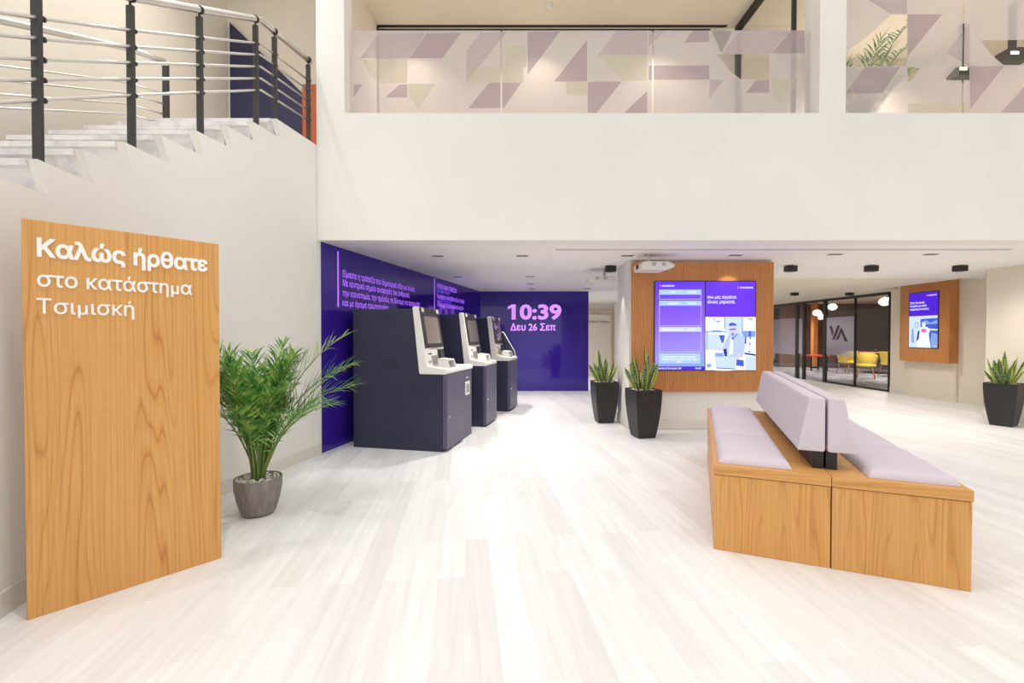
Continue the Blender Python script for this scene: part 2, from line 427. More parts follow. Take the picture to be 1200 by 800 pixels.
def skirting(name, pts, h=.12, th=.012):   # pts from near to far on the wall, room on the +x side
    m_ = MB()
    for a, b in zip(pts, pts[1:]):
        d = Vector((b[0] - a[0], b[1] - a[1], 0)).normalized(); n = Vector((d.y, -d.x, 0)) * th
        A, Bq = Vector((a[0], a[1], 0)), Vector((b[0], b[1], 0))
        p = [A, Bq, Bq + n, A + n]; p += [q + Vector((0, 0, h)) for q in p]
        m_.faces(p, [(0, 1, 5, 4), (1, 2, 6, 5), (2, 3, 7, 6), (3, 0, 4, 7), (4, 5, 6, 7), (3, 2, 1, 0)])
    return struct(m_.build(name, M_base))
skirting('baseboard_left', [(wx(y), y) for y in [1 + .2 * i for i in range(21)] + [5.1]])
# low hall: purple walls
PO, PR = (-2.18, 5.117), Vector((.237, .9715)).normalized()
PE = (-.77, 10.9)
Mp = wallframe(PO, PR)
L = math.hypot(PE[0] - PO[0], PE[1] - PO[1])
o = struct(MB().box(0, L, 0, CZ, -.12, 0, Mp).build('wall_left', M_purple)); o.name = 'wall_left_purple'
struct(box('wall_back', -.80, 1.86, 10.9, 11.02, 0, CZ, M_purple)).name = 'wall_back_purple'
# fascia, columns
FY, FT = 5.05, 5.3
struct(box('wall_fascia', -2.19, 8.2, FY, FT, CZ, 3.84, M_wall)); struct(box('wall_column', -2.19, -1.876, FY, FT, 3.84, 6.6, M_wall)); struct(box('wall_column', 3.44, 3.735, FY, FT, 3.84, 6.6, M_wall))
# ceilings
m_ = MB(); m_.box(-2.3, 9.4, FT, 8.4, CZ, CZ + .12); m_.box(-2.3, 3.7, 8.4, 16, CZ, CZ + .12)
struct(m_.build('ceiling', M_ceil))
m_ = MB(); m_.box(3.7, 8.45, 8.4, 22, CZ, CZ + .12); m_.box(8.45, 9.0, 10.45, 22, CZ, CZ + .12); m_.box(8.45, 9.0, 8.4, 10.45, 2.95, 3.05)
m_.box(8.38, 8.45, 8.4, 10.45, CZ + .12, 3.0)
struct(m_.build('ceiling_far', M_cream))
# right side
struct(box('wall_right', 8.99, 9.12, 8.5, 10.64, 0, 3.0, M_cream))
struct(box('wall_right', 8.99, 9.12, 10.64, 22, 2.4, 3.0, M_cream)).name = 'wall_right_header'
m_ = MB(); m_.prism([(7.69, 7.27), (8.99, 8.51), (9.12, 8.51), (9.12, 5.0), (7.95, 5.0)], 0, CZ, lambda u, v, w_: (u, v, w_))
m_.box(7.95, 8.1, -4, 5.05, 0, 6.6)
struct(m_.build('wall_right_near', M_cream))
skirting('baseboard_right', [(8.99, 10.64), (8.99, 8.52)], .13)
skirting('baseboard_right', [(7.80, 7.38), (7.69, 7.272), (7.83, 6.0)], .12, .02).name = 'baseboard_right_near'
struct(box('trim_1', 8.94, 8.99, 9.02, 10.15, 0, .80, M_cream, bevel=.003))
struct(box('wall_far', -1, 9.0, 21.9, 22, 0, 3, M_cream))
# corridor end wall and door
struct(box('wall_corridor', -.8, 4.4, 15.0, 15.1, 0, CZ, M_cream))
D = struct(bpy.data.objects.new('door_1', None)); C.objects.link(D); D.location = (3.02, 14.95, 0)
box('door_leaf', -1.0, .28, 0, .04, 0, 2.05, M_cream, D, .004)
box('door_frame', .28, .36, -.02, .05, 0, 2.12, mat('door_frame_paint', (206, 190, 160), .5), D, .004)
box('door_head', -1.1, .36, -.02, .05, 2.12, 2.2, mat('door_frame_paint', (206, 190, 160), .5), D, .004)
text('door_lettering', 'Business Center', mat('dark_lettering', (104, 96, 88), .6), D, plane(-.62, -.003, 1.78), .09, .85)
struct(box('wall_corridor_side', 3.4, 3.5, 7.1, 15, 0, CZ, M_wall))
# stair well walls and landing
struct(box('wall_stair', -4.35, -4.2, -4, 6.78, 0, 6.8, M_cream))
struct(box('wall_stair_back', -4.3, -2.0, 6.68, 6.8, 0, 6.8, M_cream))
struct(box('floor_landing', -4.2, -2.0, 5.13, 6.7, 3.30, 3.48, M_wall))
# upper room
struct(box('floor_upper', -2.1, 8.2, FT, 7.6, 3.35, 3.5, M_wall))
struct(box('wall_upper_back', -2.1, 3.5, 6.85, 6.95, 3.5, 6.0, M_cream))
struct(box('wall_upper_back', 3.5, 8.6, 7.5, 7.6, 3.5, 6.2, M_cream)).name = 'wall_upper_back_right'
struct(box('wall_upper_left', -2.1, -2.0, FT, 6.85, 3.5, 6.0, M_cream))
struct(box('wall_upper_side', 8.2, 8.3, FT, 7.6, 3.5, 6.2, M_cream))
struct(box('ceiling_upper', -2.1, 8.4, FT - .05, 7.6, 5.95, 6.05, M_cream))
struct(box('ceiling_atrium_stair', -4.3, -2.19, 5.3, 6.8, 6.6, 6.8, M_cream))

# ------------------------------------------------------------------ pillar
m_ = MB(); m_.box(1.675, 3.72, 6.41, 7.1, 0, CZ)
struct(m_.build('wall_pillar', M_wall))
m_ = MB(); m_.box(1.66, 3.735, 6.395, 7.11, .02, .14)
struct(m_.build('baseboard_pillar', M_base, bevel=.003))
WY = 6.34
t = thing('wood_cladding', 'large honey wood panel on the white pillar, carrying the two joined purple screens', 'wall panel', (1.70, WY, .555))
wp = MB().box(0, 2.0, 0, .052, 0, 1.835).build('panel_face', M_slat, t, .003)
m_ = MB()
for i in range(1, 60): m_.box(i * 2.0 / 60 - .0012, i * 2.0 / 60 + .0012, -.0006, .001, .003, 1.832)
m_.build('panel_groove', mat('groove_brown', (150, 90, 46), .7), t)
M_scr = {}
def screenmat(m):
    b = m.node_tree.nodes['Principled BSDF']; b.inputs['Base Color'].default_value = (.01, .01, .012, 1); return m
EM = .85
def E(name, col, s=1.0): return screenmat(mat('screen_' + name, col, .3, spec=.3, emit=s * EM))
def flat(mb, pts, off, mi=0):              # polygon in (x,z) at -off in front of y=0
    mb.faces([(x, -off, z) for x, z in pts], [tuple(range(len(pts)))], mi)
def blobp(cx, cz, rx, rz, n=18, a0=0, a1=360): return [(cx + rx * math.cos(R(a0 + (a1 - a0) * i / n)), cz + rz * math.sin(R(a0 + (a1 - a0) * i / n))) for i in range(n + (0 if a1 - a0 == 360 else 1))]
def screen_panel(name, parent, rect, col, off=.002):
    m_ = MB(); x0, x1, z0, z1 = rect; flat(m_, [(x0, z0), (x1, z0), (x1, z1), (x0, z1)], off); return m_.build(name, E(*col), parent)
def logo(parent, x, z, h, sc=1.0):
    m_ = MB(); flat(m_, [(x, z + h * .5), (x + h * .3, z), (x + h * .62, z + h * .1), (x + h * .85, z + h * .62), (x + h * .62, z + h * 1.02), (x + h * .2, z + h * .95)], .0032)
    m_.build('logo_mark', E('pink', (255, 96, 190)), parent)
    text('logo_lettering', 'EUROBANK', E('white', (255, 255, 255)), parent, plane(x + h * 1.25, 0, z + h * .14), h * .72, h * 5.4, .02, .0034)
# left portrait display
a = onY(766, 434, WY); b = onY(826, 329, WY); c = onY(885.5, 329, WY)
SW, SH = b.x - a.x, b.z - a.z
t1 = thing('display_screen', 'left half of the joined screens on the pillar, purple queue board with empty tables', 'screen', (a.x, WY - .014, a.z))
box('bezel', 0, SW, 0, .012, 0, SH, M_black, t1)
m_ = MB(); flat(m_, [(.012, .012), (SW - .006, .012), (SW - .006, SH - .01), (.012, SH - .01)], .001)
def gradm(nm, stops, axis_h):
    m = screenmat(mat(nm, stops[0][1], .3, spec=.3, emit=EM)); t = NT(m)
    tc = t.n('ShaderNodeTexCoord'); sp = t.n('ShaderNodeSeparateXYZ'); t.l(tc.outputs['Object'], sp.inputs[0])
    f = t.math('DIVIDE', sp.outputs[2], axis_h); f = t.math('SUBTRACT', f, t.math('MULTIPLY', sp.outputs[0], .12))
    c_ = t.ramp(f, stops); t.l(c_, t.b.inputs['Emission Color']); return m
m_.build('screen', gradm('queue_board_picture', ((0, (140, 168, 238)), (.12, (160, 150, 245)), (.5, (140, 96, 250)), (.95, (92, 44, 236))), SH), t1)
def q(x, y): p = onY(x, y, WY); return (p.x - a.x, p.z - a.z)
white = E('white', (255, 255, 255)); pale = E('pale_cyan', (176, 208, 240)); line = E('pale_line', (200, 180, 255))
def frame(name, x0, y0, x1, y1, yh, m_frame=line, m_head=pale):
    X0, Z1 = q(x0, y0); X1, Z0 = q(x1, y1); _, ZH = q(x0, yh); e = .009
    if yh > y0:
        m_ = MB(); flat(m_, [(X0, ZH), (X1, ZH), (X1, Z1), (X0, Z1)], .002); m_.build('table_header', m_head, t1)
    m_ = MB()
    for r_ in ((X0, X1, Z0, Z0 + e), (X0, X0 + e, Z0, ZH), (X1 - e, X1, Z0, ZH)): flat(m_, [(r_[0], r_[2]), (r_[1], r_[2]), (r_[1], r_[3]), (r_[0], r_[3])], .002)
    if Z0 < ZH - .02: m_.build('table_frame', m_frame, t1)
    else: m_.bm.free()
frame('f', 772, 339.3, 821.3, 351, 345.2)
frame('f', 772, 352.5, 821.3, 382, 358)
frame('f', 772, 383, 821.3, 412.5, 388.5, m_head=E('paler_cyan', (206, 218, 250)))
x0_, z1_ = q(772, 414); x1_, z0_ = q(820, 425.5); m_ = MB(); flat(m_, [(x0_, z0_), (x1_, z0_), (x1_, z1_), (x0_, z1_)], .002); m_.build('notice_box', pale, t1)
x0_, z1_ = q(767, 429); x1_, z0_ = q(825.4, 433.4); m_ = MB(); flat(m_, [(x0_, z0_), (x1_, z0_), (x1_, z1_), (x0_, z1_)], .002); m_.build('footer_bar', E('deep_violet', (76, 30, 214)), t1)
lx, lz = q(772.5, 336.3); logo(t1, lx, lz, .032)
for (s_, xa, ya, wpx, hh) in (('Ταμεία', 785, 343.2, 7, .024), ('Αριθμός', 805.5, 343.2, 10, .024), ('Συμβουλοι', 782.5, 356.2, 13, .024), ('Αριθμός', 805.5, 356.2, 10, .024),
                          ('Business Center', 776, 386.8, 24, .024), ('Αριθμός', 805.5, 386.8, 9, .024), ('Παρακαλούμε πάρετε χαρτάκι', 777, 418.8, 38, .022),
                          ('Please take a ticket and wait', 775, 421.6, 42, .022), ('Thank you', 792, 424.4, 8, .022), ('Δευτέρα 26 Σεπτεμβρίου 2022', 771, 432.2, 27, .022), ('10:39', 814, 432.2, 7, .022)):
    X, Z = q(xa, ya); text('board_lettering', s_, white, t1, plane(X, 0, Z), hh, wpx / F * WY, .02, .003)
# right portrait display
t2 = thing('display_screen', 'right half of the joined screens on the pillar, advert of a man at a laptop', 'screen', (b.x, WY - .014, a.z))
a2 = Vector((b.x, WY, a.z)); SW2 = c.x - b.x
box('bezel', 0, SW2, 0, .012, 0, SH, M_black, t2)
def q2(x, y): p = onY(x, y, WY); return (p.x - a2.x, p.z - a2.z)
_, zm = q2(850, 371.5)
screen_panel('advert_ground', t2, (.008, SW2 - .012, zm, SH - .012), ('violet', (106, 46, 238)), .001)
lx, lz = q2(863.3, 338.4); logo(t2, lx, lz, .034)
X, Z = q2(828.3, 349.8); text('slogan', 'που μας πηγαίνει', white, t2, plane(X, 0, Z), .043, 34 / F * WY, .014, .003)
X, Z = q2(828.3, 355.4); text('slogan', 'όλους μπροστά.', white, t2, plane(X, 0, Z), .043, 32.5 / F * WY, .014, .003)
# the advert's photograph: flat coloured areas printed on the screen  (px in an 11.27x crop from 820,365)
def P(cx, cy): return q2(820 + cx / 11.27, 365 + cy / 11.27)
photo_mats = [E('ph_white', (240, 248, 255)), E('ph_pale', (206, 224, 250)), E('ph_mid', (130, 164, 232)), E('ph_blue', (62, 92, 206)), E('ph_deep', (36, 40, 160)), E('ph_skin', (222, 206, 238)), E('ph_shirt', (188, 204, 246))]
m_ = MB(); lay = [0]
def ph(pts, mi):
    lay[0] += 1; flat(m_, [P(*p) for p in pts], .0010 + lay[0] * .00006, mi)
ph([(68, 70), (733, 70), (733, 772), (68, 772)], 0)
for r_ in ((318, 75, 334, 230), (548, 75, 562, 300), (68, 258, 360, 270), (80, 270, 96, 505)): ph([(r_[0], r_[1]), (r_[2], r_[1]), (r_[2], r_[3]), (r_[0], r_[3])], 2)
for r_ in ((210, 122, 262, 140), (640, 92, 690, 108), (172, 92, 190, 112), (160, 246, 280, 274)): ph([(r_[0], r_[1]), (r_[2], r_[1]), (r_[2], r_[3]), (r_[0], r_[3])], 2)
ph([(340, 80), (545, 80), (545, 300), (340, 300)], 1)
ph([(562, 255), (725, 255), (725, 335), (562, 335)], 2)
ph([(640, 255), (670, 255), (670, 335), (640, 335)], 3); ph([(585, 335), (608, 335), (608, 425), (585, 425)], 3)
ph([(608, 335), (725, 335), (725, 545), (608, 545)], 0)
for (x_, y_) in ((655, 425), (650, 528), (658, 350)): ph(blobp(x_, y_, 12, 12, 8), 3)
ph([(585, 540), (730, 562), (730, 585), (585, 562)], 4); ph([(600, 585), (730, 600), (730, 770), (590, 770)], 1)
ph([(240, 310), (325, 310), (310, 400), (290, 420)], 3); ph([(100, 300), (240, 300), (290, 420), (270, 500), (100, 500)], 1)
ph([(300, 500), (350, 480), (355, 590), (320, 590)], 4)
# man: torso, arms, head
ph([(385, 300), (480, 270), (575, 330), (590, 470), (560, 600), (360, 600), (345, 480), (300, 500), (270, 500), (340, 370)], 6)
ph([(400, 330), (440, 330), (430, 560), (370, 580)], 0); ph([(405, 340), (440, 330), (480, 290), (500, 300), (430, 380)], 2)
ph([(160, 480), (270, 480), (290, 500), (270, 515), (180, 500)], 5)
ph([(500, 540), (535, 560), (500, 650), (455, 660)], 5)
ph([(380, 190), (475, 190), (480, 270), (445, 330), (400, 325), (380, 260)], 5)
ph([(375, 185), (385, 155), (430, 145), (472, 160), (478, 200), (460, 185), (395, 190)], 3)
ph([(385, 230), (470, 222), (470, 240), (385, 244)], 3); ph([(400, 285), (425, 275), (450, 285), (440, 330), (410, 325)], 2)
ph([(410, 345), (440, 345), (425, 370)], 4); ph([(480, 630), (570, 640), (575, 720), (470, 720)], 3)
ph([(200, 545), (300, 545), (310, 600), (195, 590)], 2); ph(blobp(320, 740, 250, 40, 20), 0)
ph([(190, 590), (475, 600), (465, 750), (210, 735)], 1); ph([(205, 735), (465, 750), (465, 760), (215, 748)], 3)
ph([(80, 690), (150, 690), (135, 735), (95, 735)], 2)
m_.build('advert_photo', photo_mats, t2)

# ------------------------------------------------------------------ right wall wood panel with screen
t = thing('wood_cladding', 'smaller honey wood box panel on the right cream wall with one portrait screen', 'wall panel', (8.80, 10.17, .788), R(-90))
m_ = MB().box(0, 1.155, 0, .185, 0, 1.795); m_.build('panel_face', M_slat, t, .003)
# local x runs towards the camera (-Y world), local y into the wall (+X)
XF = 8.80
def q3(x, y): p = onX(x, y, XF - .012); return (10.17 - p.y, p.z)
sx0, sz1 = q3(1065.2, 343.7); sx1, sz0 = q3(1099.3, 408.5)
t3 = thing('display_screen', 'portrait screen on the smaller wood panel, advert of a figure in white', 'screen', (XF - .012, 10.17 - sx0, sz0), R(-90))
W3, H3 = sx1 - sx0, sz1 - sz0
box('bezel', 0, W3, 0, .012, 0, H3, M_black, t3)
screen_panel('advert_ground', t3, (.012, W3 - .012, H3 * .575, H3 - .012), ('deep_blue_violet', (76, 22, 214)), .001)
logo(t3, W3 * .60, H3 * .915, .036)
for i, s_ in enumerate(('Στην Eurobank', 'στηρίζουμε κάθε', 'επιχειρηματικότητα')):
    text('slogan', s_, white, t3, plane(.035, 0, H3 * (.80 - .058 * i)), .040, W3 * (.50 + .07 * i), .014, .003)
m_ = MB(); lay[0] = 0
def ph3(pts, mi): lay[0] += 1; flat(m_, [(x * W3, z * H3) for x, z in pts], .0010 + lay[0] * .00008, mi)
ph3([(.02, .012), (.98, .012), (.98, .575), (.02, .575)], 1)
ph3([(.42, .012), (.98, .012), (.98, .55), (.42, .55)], 3)
ph3([(.42, .52), (.98, .53), (.98, .57), (.42, .57)], 1); ph3([(.45, .46), (.6, .5), (.75, .45), (.97, .5), (.97, .43), (.45, .42)], 2)
ph3([(.42, .36), (.98, .34), (.98, .31), (.42, .33)], 1); ph3([(.75, .012), (.98, .012), (.98, .25), (.78, .28)], 2)
ph3([(.22, .36), (.34, .36), (.34, .46), (.22, .46)], 2); ph3([(.24, .37), (.32, .37), (.32, .45), (.24, .45)], 1)
ph3([(.10, .1), (.2, .1), (.18, .35), (.12, .35)], 2)
ph3([(.30, .012), (.76, .012), (.70, .25), (.74, .33), (.64, .38), (.44, .38), (.34, .3), (.30, .15)], 0)
ph3([(.28, .12), (.36, .16), (.40, .32), (.33, .30)], 4); ph3(blobp(.53, .42, .06, .045, 14), 0); ph3(blobp(.53, .445, .05, .025, 12), 1)
ph3(blobp(.53, .315, .10, .035, 14), 7); ph3([(.83, .04), (.95, .04), (.95, .05), (.83, .05)], 0)
m_.build('advert_photo', photo_mats + [E('ph_pink', (246, 110, 190))], t3)

# ------------------------------------------------------------------ welcome sign
so = Vector((-2.295, 2.103, 0)); sr = Vector((.664, .748)).normalized(); srz = math.atan2(sr.y, sr.x)
t = thing('welcome_sign', 'tall honey wood welcome panel with white Greek lettering, standing at the left', 'sign', so, srz)
box('panel', 0, .80, 0, .06, 0, 1.90, M_sign, t, .0025)
sg = (so.x, so.y)
def sgn(px, py): return onW(px, py, sg, sr)
for (s_, xa, ya, xb, hcap, bold) in (('Καλώς ήρθατε', 43, 299.5, 243, .080, .036), ('στο κατάστημα', 43.3, 335, 224.5,   .070, .014), ('Τσιμισκή', 42.7, 367, 157, .070, .008)):
    s0, z0 = sgn(xa, ya); s1, _ = sgn(xb, ya)
    text('lettering', s_, M_letter, t, plane(s0, 0, z0), hcap, s1 - s0, bold, .006)

# ------------------------------------------------------------------ projected writing on the purple walls
def pw(px, py): return onW(px, py, PO, PR)
Mw = wallframe(PO, PR)
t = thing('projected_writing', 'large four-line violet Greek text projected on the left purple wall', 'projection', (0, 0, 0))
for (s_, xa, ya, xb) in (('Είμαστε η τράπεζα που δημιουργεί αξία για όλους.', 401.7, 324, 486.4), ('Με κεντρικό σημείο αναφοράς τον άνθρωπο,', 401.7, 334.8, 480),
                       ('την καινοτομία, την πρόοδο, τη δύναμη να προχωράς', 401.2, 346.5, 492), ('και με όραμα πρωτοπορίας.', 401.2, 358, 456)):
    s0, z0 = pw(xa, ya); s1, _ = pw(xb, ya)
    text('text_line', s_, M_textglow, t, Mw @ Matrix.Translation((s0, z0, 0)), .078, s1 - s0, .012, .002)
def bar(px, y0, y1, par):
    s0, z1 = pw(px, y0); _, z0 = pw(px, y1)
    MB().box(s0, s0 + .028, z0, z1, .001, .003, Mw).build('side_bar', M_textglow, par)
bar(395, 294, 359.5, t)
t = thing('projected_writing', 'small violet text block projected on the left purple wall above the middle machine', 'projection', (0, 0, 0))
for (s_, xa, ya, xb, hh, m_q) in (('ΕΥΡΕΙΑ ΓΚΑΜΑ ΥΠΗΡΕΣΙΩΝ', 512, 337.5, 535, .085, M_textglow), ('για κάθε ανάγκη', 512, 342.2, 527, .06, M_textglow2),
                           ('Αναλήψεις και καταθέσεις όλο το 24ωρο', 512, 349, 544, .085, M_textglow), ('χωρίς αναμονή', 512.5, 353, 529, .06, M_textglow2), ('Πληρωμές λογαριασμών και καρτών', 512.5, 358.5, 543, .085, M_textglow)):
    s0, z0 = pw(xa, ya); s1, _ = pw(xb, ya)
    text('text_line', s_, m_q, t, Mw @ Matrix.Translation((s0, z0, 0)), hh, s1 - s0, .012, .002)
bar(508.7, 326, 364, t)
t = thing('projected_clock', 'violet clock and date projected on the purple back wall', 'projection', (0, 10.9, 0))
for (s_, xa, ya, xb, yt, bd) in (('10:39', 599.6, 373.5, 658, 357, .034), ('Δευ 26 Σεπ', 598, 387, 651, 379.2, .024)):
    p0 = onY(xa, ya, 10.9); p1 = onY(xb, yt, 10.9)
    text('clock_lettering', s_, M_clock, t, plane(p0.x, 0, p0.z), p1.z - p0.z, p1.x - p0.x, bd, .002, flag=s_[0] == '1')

# ------------------------------------------------------------------ self-service machines
def atm(name, label, loc, rz, extra):
    t = thing(name, label, 'bank machine', loc, rz, 'self-service machines along the purple wall'); W = .61
    yz = lambda u, v, w_: (w_, u, v)
    MB().prism([(1.2, .0), (1.2, 1.665), (.42, 1.665), (.335, .93), (.335, .90), (.06, .90), (.06, .0)], 0, W, yz).build('housing', M_navy, t, .004)
    m_ = MB()
    for zz in [1.50 + .022 * i for i in range(5)] + [.96 + .022 * i for i in range(5)]: m_.box(-.0015, .001, .62, .82, zz, zz + .006)
    m_.build('vent', mat('vent_dark', (30, 30, 44), .6), t)
    MB().box(-.0012, .001, .06, 1.2, .716, .72).build('seam', mat('vent_dark', (30, 30, 44), .6), t)
    d = box('door', .0, W, 0, .055, .03, .895, M_navydoor, t, .004)
    l_ = MB(); l_.lathe([(.012, 0), (.012, .012), (.008, .014)], 12); l_.bm.transform(Matrix.Translation((.06, 0, .40)) @ Matrix.Rotation(R(90), 4, 'X')); l_.build('lock', M_steel, d)
    prof = fillet([(.425, 1.69), (.36, 1.69), (.25, .99), (.0, .955), (.0, .90), (.34, .90)], .02, 3)
    MB().prism(prof, -.006, W + .006, yz).build('fascia', M_white, t, .003)
    v = Vector((.11, .70)).normalized(); n = Vector((-v.y, v.x))
    Mi = Matrix(((1, 0, 0, 0), (0, v.x, n.x, .25), (0, v.y, n.y, .99), (0, 0, 0, 1)))
    def pb(nm, x0, x1, v0, v1, n0, n1, m, par=t, bv=.003): return MB().box(x0, x1, v0, v1, n0, n1, Mi).build(nm, m, par, bv)
    bz = pb('display_bezel', .035, .60, .215, .635, -.01, .012, M_dark)
    pb('display', .10, .53, .265, .595, .011, .0145, M_kiosk_screen, bz, 0)
    cb = pb('camera_bar', .035, .60, .64, .70, -.01, .02, M_dark)
    pb('status_light', .045, .11, .645, .695, .018, .023, M_white, cb); pb('status_light', .50, .57, .645, .695, .018, .023, M_white, cb)
    pb('camera_lens', .31, .34, .655, .685, .019, .024, M_black, cb, .005)
    pb('slot_row', .16, .42, .195, .205, -.002, .003, M_grey)
    pb('card_slot', .10, .20, .135, .15, -.002, .005, M_dark); pb('receipt_slot', .08, .155, .035, .06, -.002, .008, M_grey)
    pb('scanner_recess', .19, .37, .015, .12, -.004, .006, M_grey)
    k_ = pb('card_terminal', .40, .53, .07, .19, 0, .035, M_dark); pb('terminal_light', .425, .45, .10, .13, .034, .037, mat('teal_light', (60, 120, 130), .3), k_, 0)
    # hooded keypad on the tray
    k_ = MB(); k_.prism([(.04, .955), (.20, .975), (.20, 1.075), (.07, 1.06)], .20, .215, yz); k_.prism([(.04, .955), (.20, .975), (.20, 1.075), (.07, 1.06)], .43, .445, yz)
    k_.prism([(.07, 1.045), (.20, 1.06), (.20, 1.075), (.07, 1.06)], .20, .445, yz); k_.box(.20, .445, .185, .20, .97, 1.07)
    k_.build('keypad_hood', M_white, t, .003)
    MB().prism([(.05, .962), (.18, .98), (.18, .985), (.05, .967)], .225, .42, yz).build('keypad', M_grey, t)
    if extra:
        s_ = box('side_cabinet', W + .004, 1.03, .03, 1.0, 0, .90, M_navydoor, t, .004)
        box('side_tray', W + .006, 1.034, .015, 1.0, .90, .958, M_white, s_, .006)
        box('deposit_frame', .74, .92, .02, .032, .56, .74, M_white, s_, .003); box('deposit_slot', .775, .885, .017, .0215, .59, .71, M_grey, s_, .002)
        box('label_plate', .79, .87, .026, .032, .785, .80, M_white, s_)
    return t
arz = math.atan2(.977, .215)
A1 = atm('self_service_machine', 'nearest navy bank machine, the widest, with a side cabinet and deposit slot', (-.749, 5.155, 0), arz, True)
A2 = atm('self_service_machine', 'middle of the three navy bank machines along the purple wall', (-.376, 6.577, 0), arz, False)
A3 = dup(A2, (-.03, 7.92, 0), arz, 'farthest navy bank machine, nearest the purple back wall')
MB().prism([(.33, 1.0), (.36, 1.42), (.27, 1.40), (.06, 1.05), (.05, .965), (.33, .975)], .622, .632, lambda u, v, w_: (w_, u, v)).build('privacy_wing', M_navy, A3, .002)
m_ = MB(); m_.tube([(.627, .30, 1.42), (.627, .265, 1.40), (.627, .055, 1.05), (.627, .045, .97)], .009, 8); m_.build('wing_edge', M_white, A3)

# ------------------------------------------------------------------ benches
bo = Vector((1.27, 2.8125, 0)); brz = math.atan2(-.48, 1.15)
def bench(label, side):
    # local x along the end (left to right), y along the length; each bench is .621 deep
    D_, LN = .621, 2.40; x0 = 0 if side < 0 else D_ + .003
    o = bo + Vector((math.cos(brz), math.sin(brz), 0)) * x0
    t = thing('bench', label, 'bench', o, brz)
    fx = (lambda x: x) if side < 0 else (lambda x: D_ - x)
    def bx(m_, xa, xb, *r): a_, b_ = sorted((fx(xa), fx(xb))); return m_.box(a_, b_, *r)
    bx(MB(), .004, D_ - .002, .006, LN - .006, .0, .474).build('base', M_bench, t, .002)
    bx(MB(), 0, D_, 0, LN, .478, .537).build('top_board', M_bench_top, t, .002)
    bx(MB(), D_ - .062, D_ - .004, .16, LN - .12, .537, .66).build('backrest_plinth', M_black, t, .002)
    for yy in (.55, 1.25, 1.9): bx(MB(), D_ - .07, D_ - .06, yy, yy + .035, .545, .65).build('bracket', M_steel, t, .002)
    # backrest wedge
    pr = fillet([(D_ - .005, .648), (D_ - .005, .975), (D_ - .088, .975), (D_ - .15, .648)], .014, 3)
    MB().prism(pr, .12, LN - .08, lambda u, v, w_: (fx(u), w_, v)).build('backrest', M_fabric, t, .01, 3)
    # seat cushions, slightly crowned
    for i in range(3):
        xa, xb = sorted((fx(.03), fx(.435))); ya, yb = .05 + i * .765, .05 + i * .765 + .745
        n = 10; pts = []; fs = []
        def hgt(a_, b_): 
            e = min(a_, 1 - a_) * (xb - xa); f_ = min(b_, 1 - b_) * (yb - ya); k = min(e, f_)
            return .539 + .045 * (1 - max(0, 1 - k / .035) ** 2.2) + .006 * math.sin(math.pi * a_) * math.sin(math.pi * b_)
        us = [0, .01, .03, .07, .14, .3, .5, .7, .86, .93, .97, .99, 1]
        for b_ in us:
            for a_ in us: pts.append((xa + (xb - xa) * a_, ya + (yb - ya) * b_, hgt(a_, b_)))
        k = len(us)
        for r_ in range(k - 1):
            for c_ in range(k - 1): fs.append((r_ * k + c_, r_ * k + c_ + 1, (r_ + 1) * k + c_ + 1, (r_ + 1) * k + c_))
        rim = [r_ * 1 for r_ in range(k)] + [r_ * k + k - 1 for r_ in range(1, k)] + [(k - 1) * k + c_ for c_ in range(k - 2, -1, -1)] + [r_ * k for r_ in range(k - 2, 0, -1)]
        base = len(pts); pts += [(pts[i_][0], pts[i_][1], .5375) for i_ in rim]; m__ = len(rim)
        for j in range(m__): fs.append((rim[j], base + j, base + (j + 1) % m__, rim[(j + 1) % m__]))
        fs.append(tuple(range(base, base + m__)))
        m_ = MB(); m_.faces(pts, fs, 0, True); m_.build('seat_cushion', M_fabric, t)
    return t
BL = bench('wooden bench half with lilac cushions facing left, towards the bank machines', -1)
BRt = bench('wooden bench half with lilac cushions facing right, nearest the camera', 1)
dup(BL, (4.9, 9.95, 0), R(-3), 'distant wooden bench end with pale cushion showing beside the wood-clad pillar')

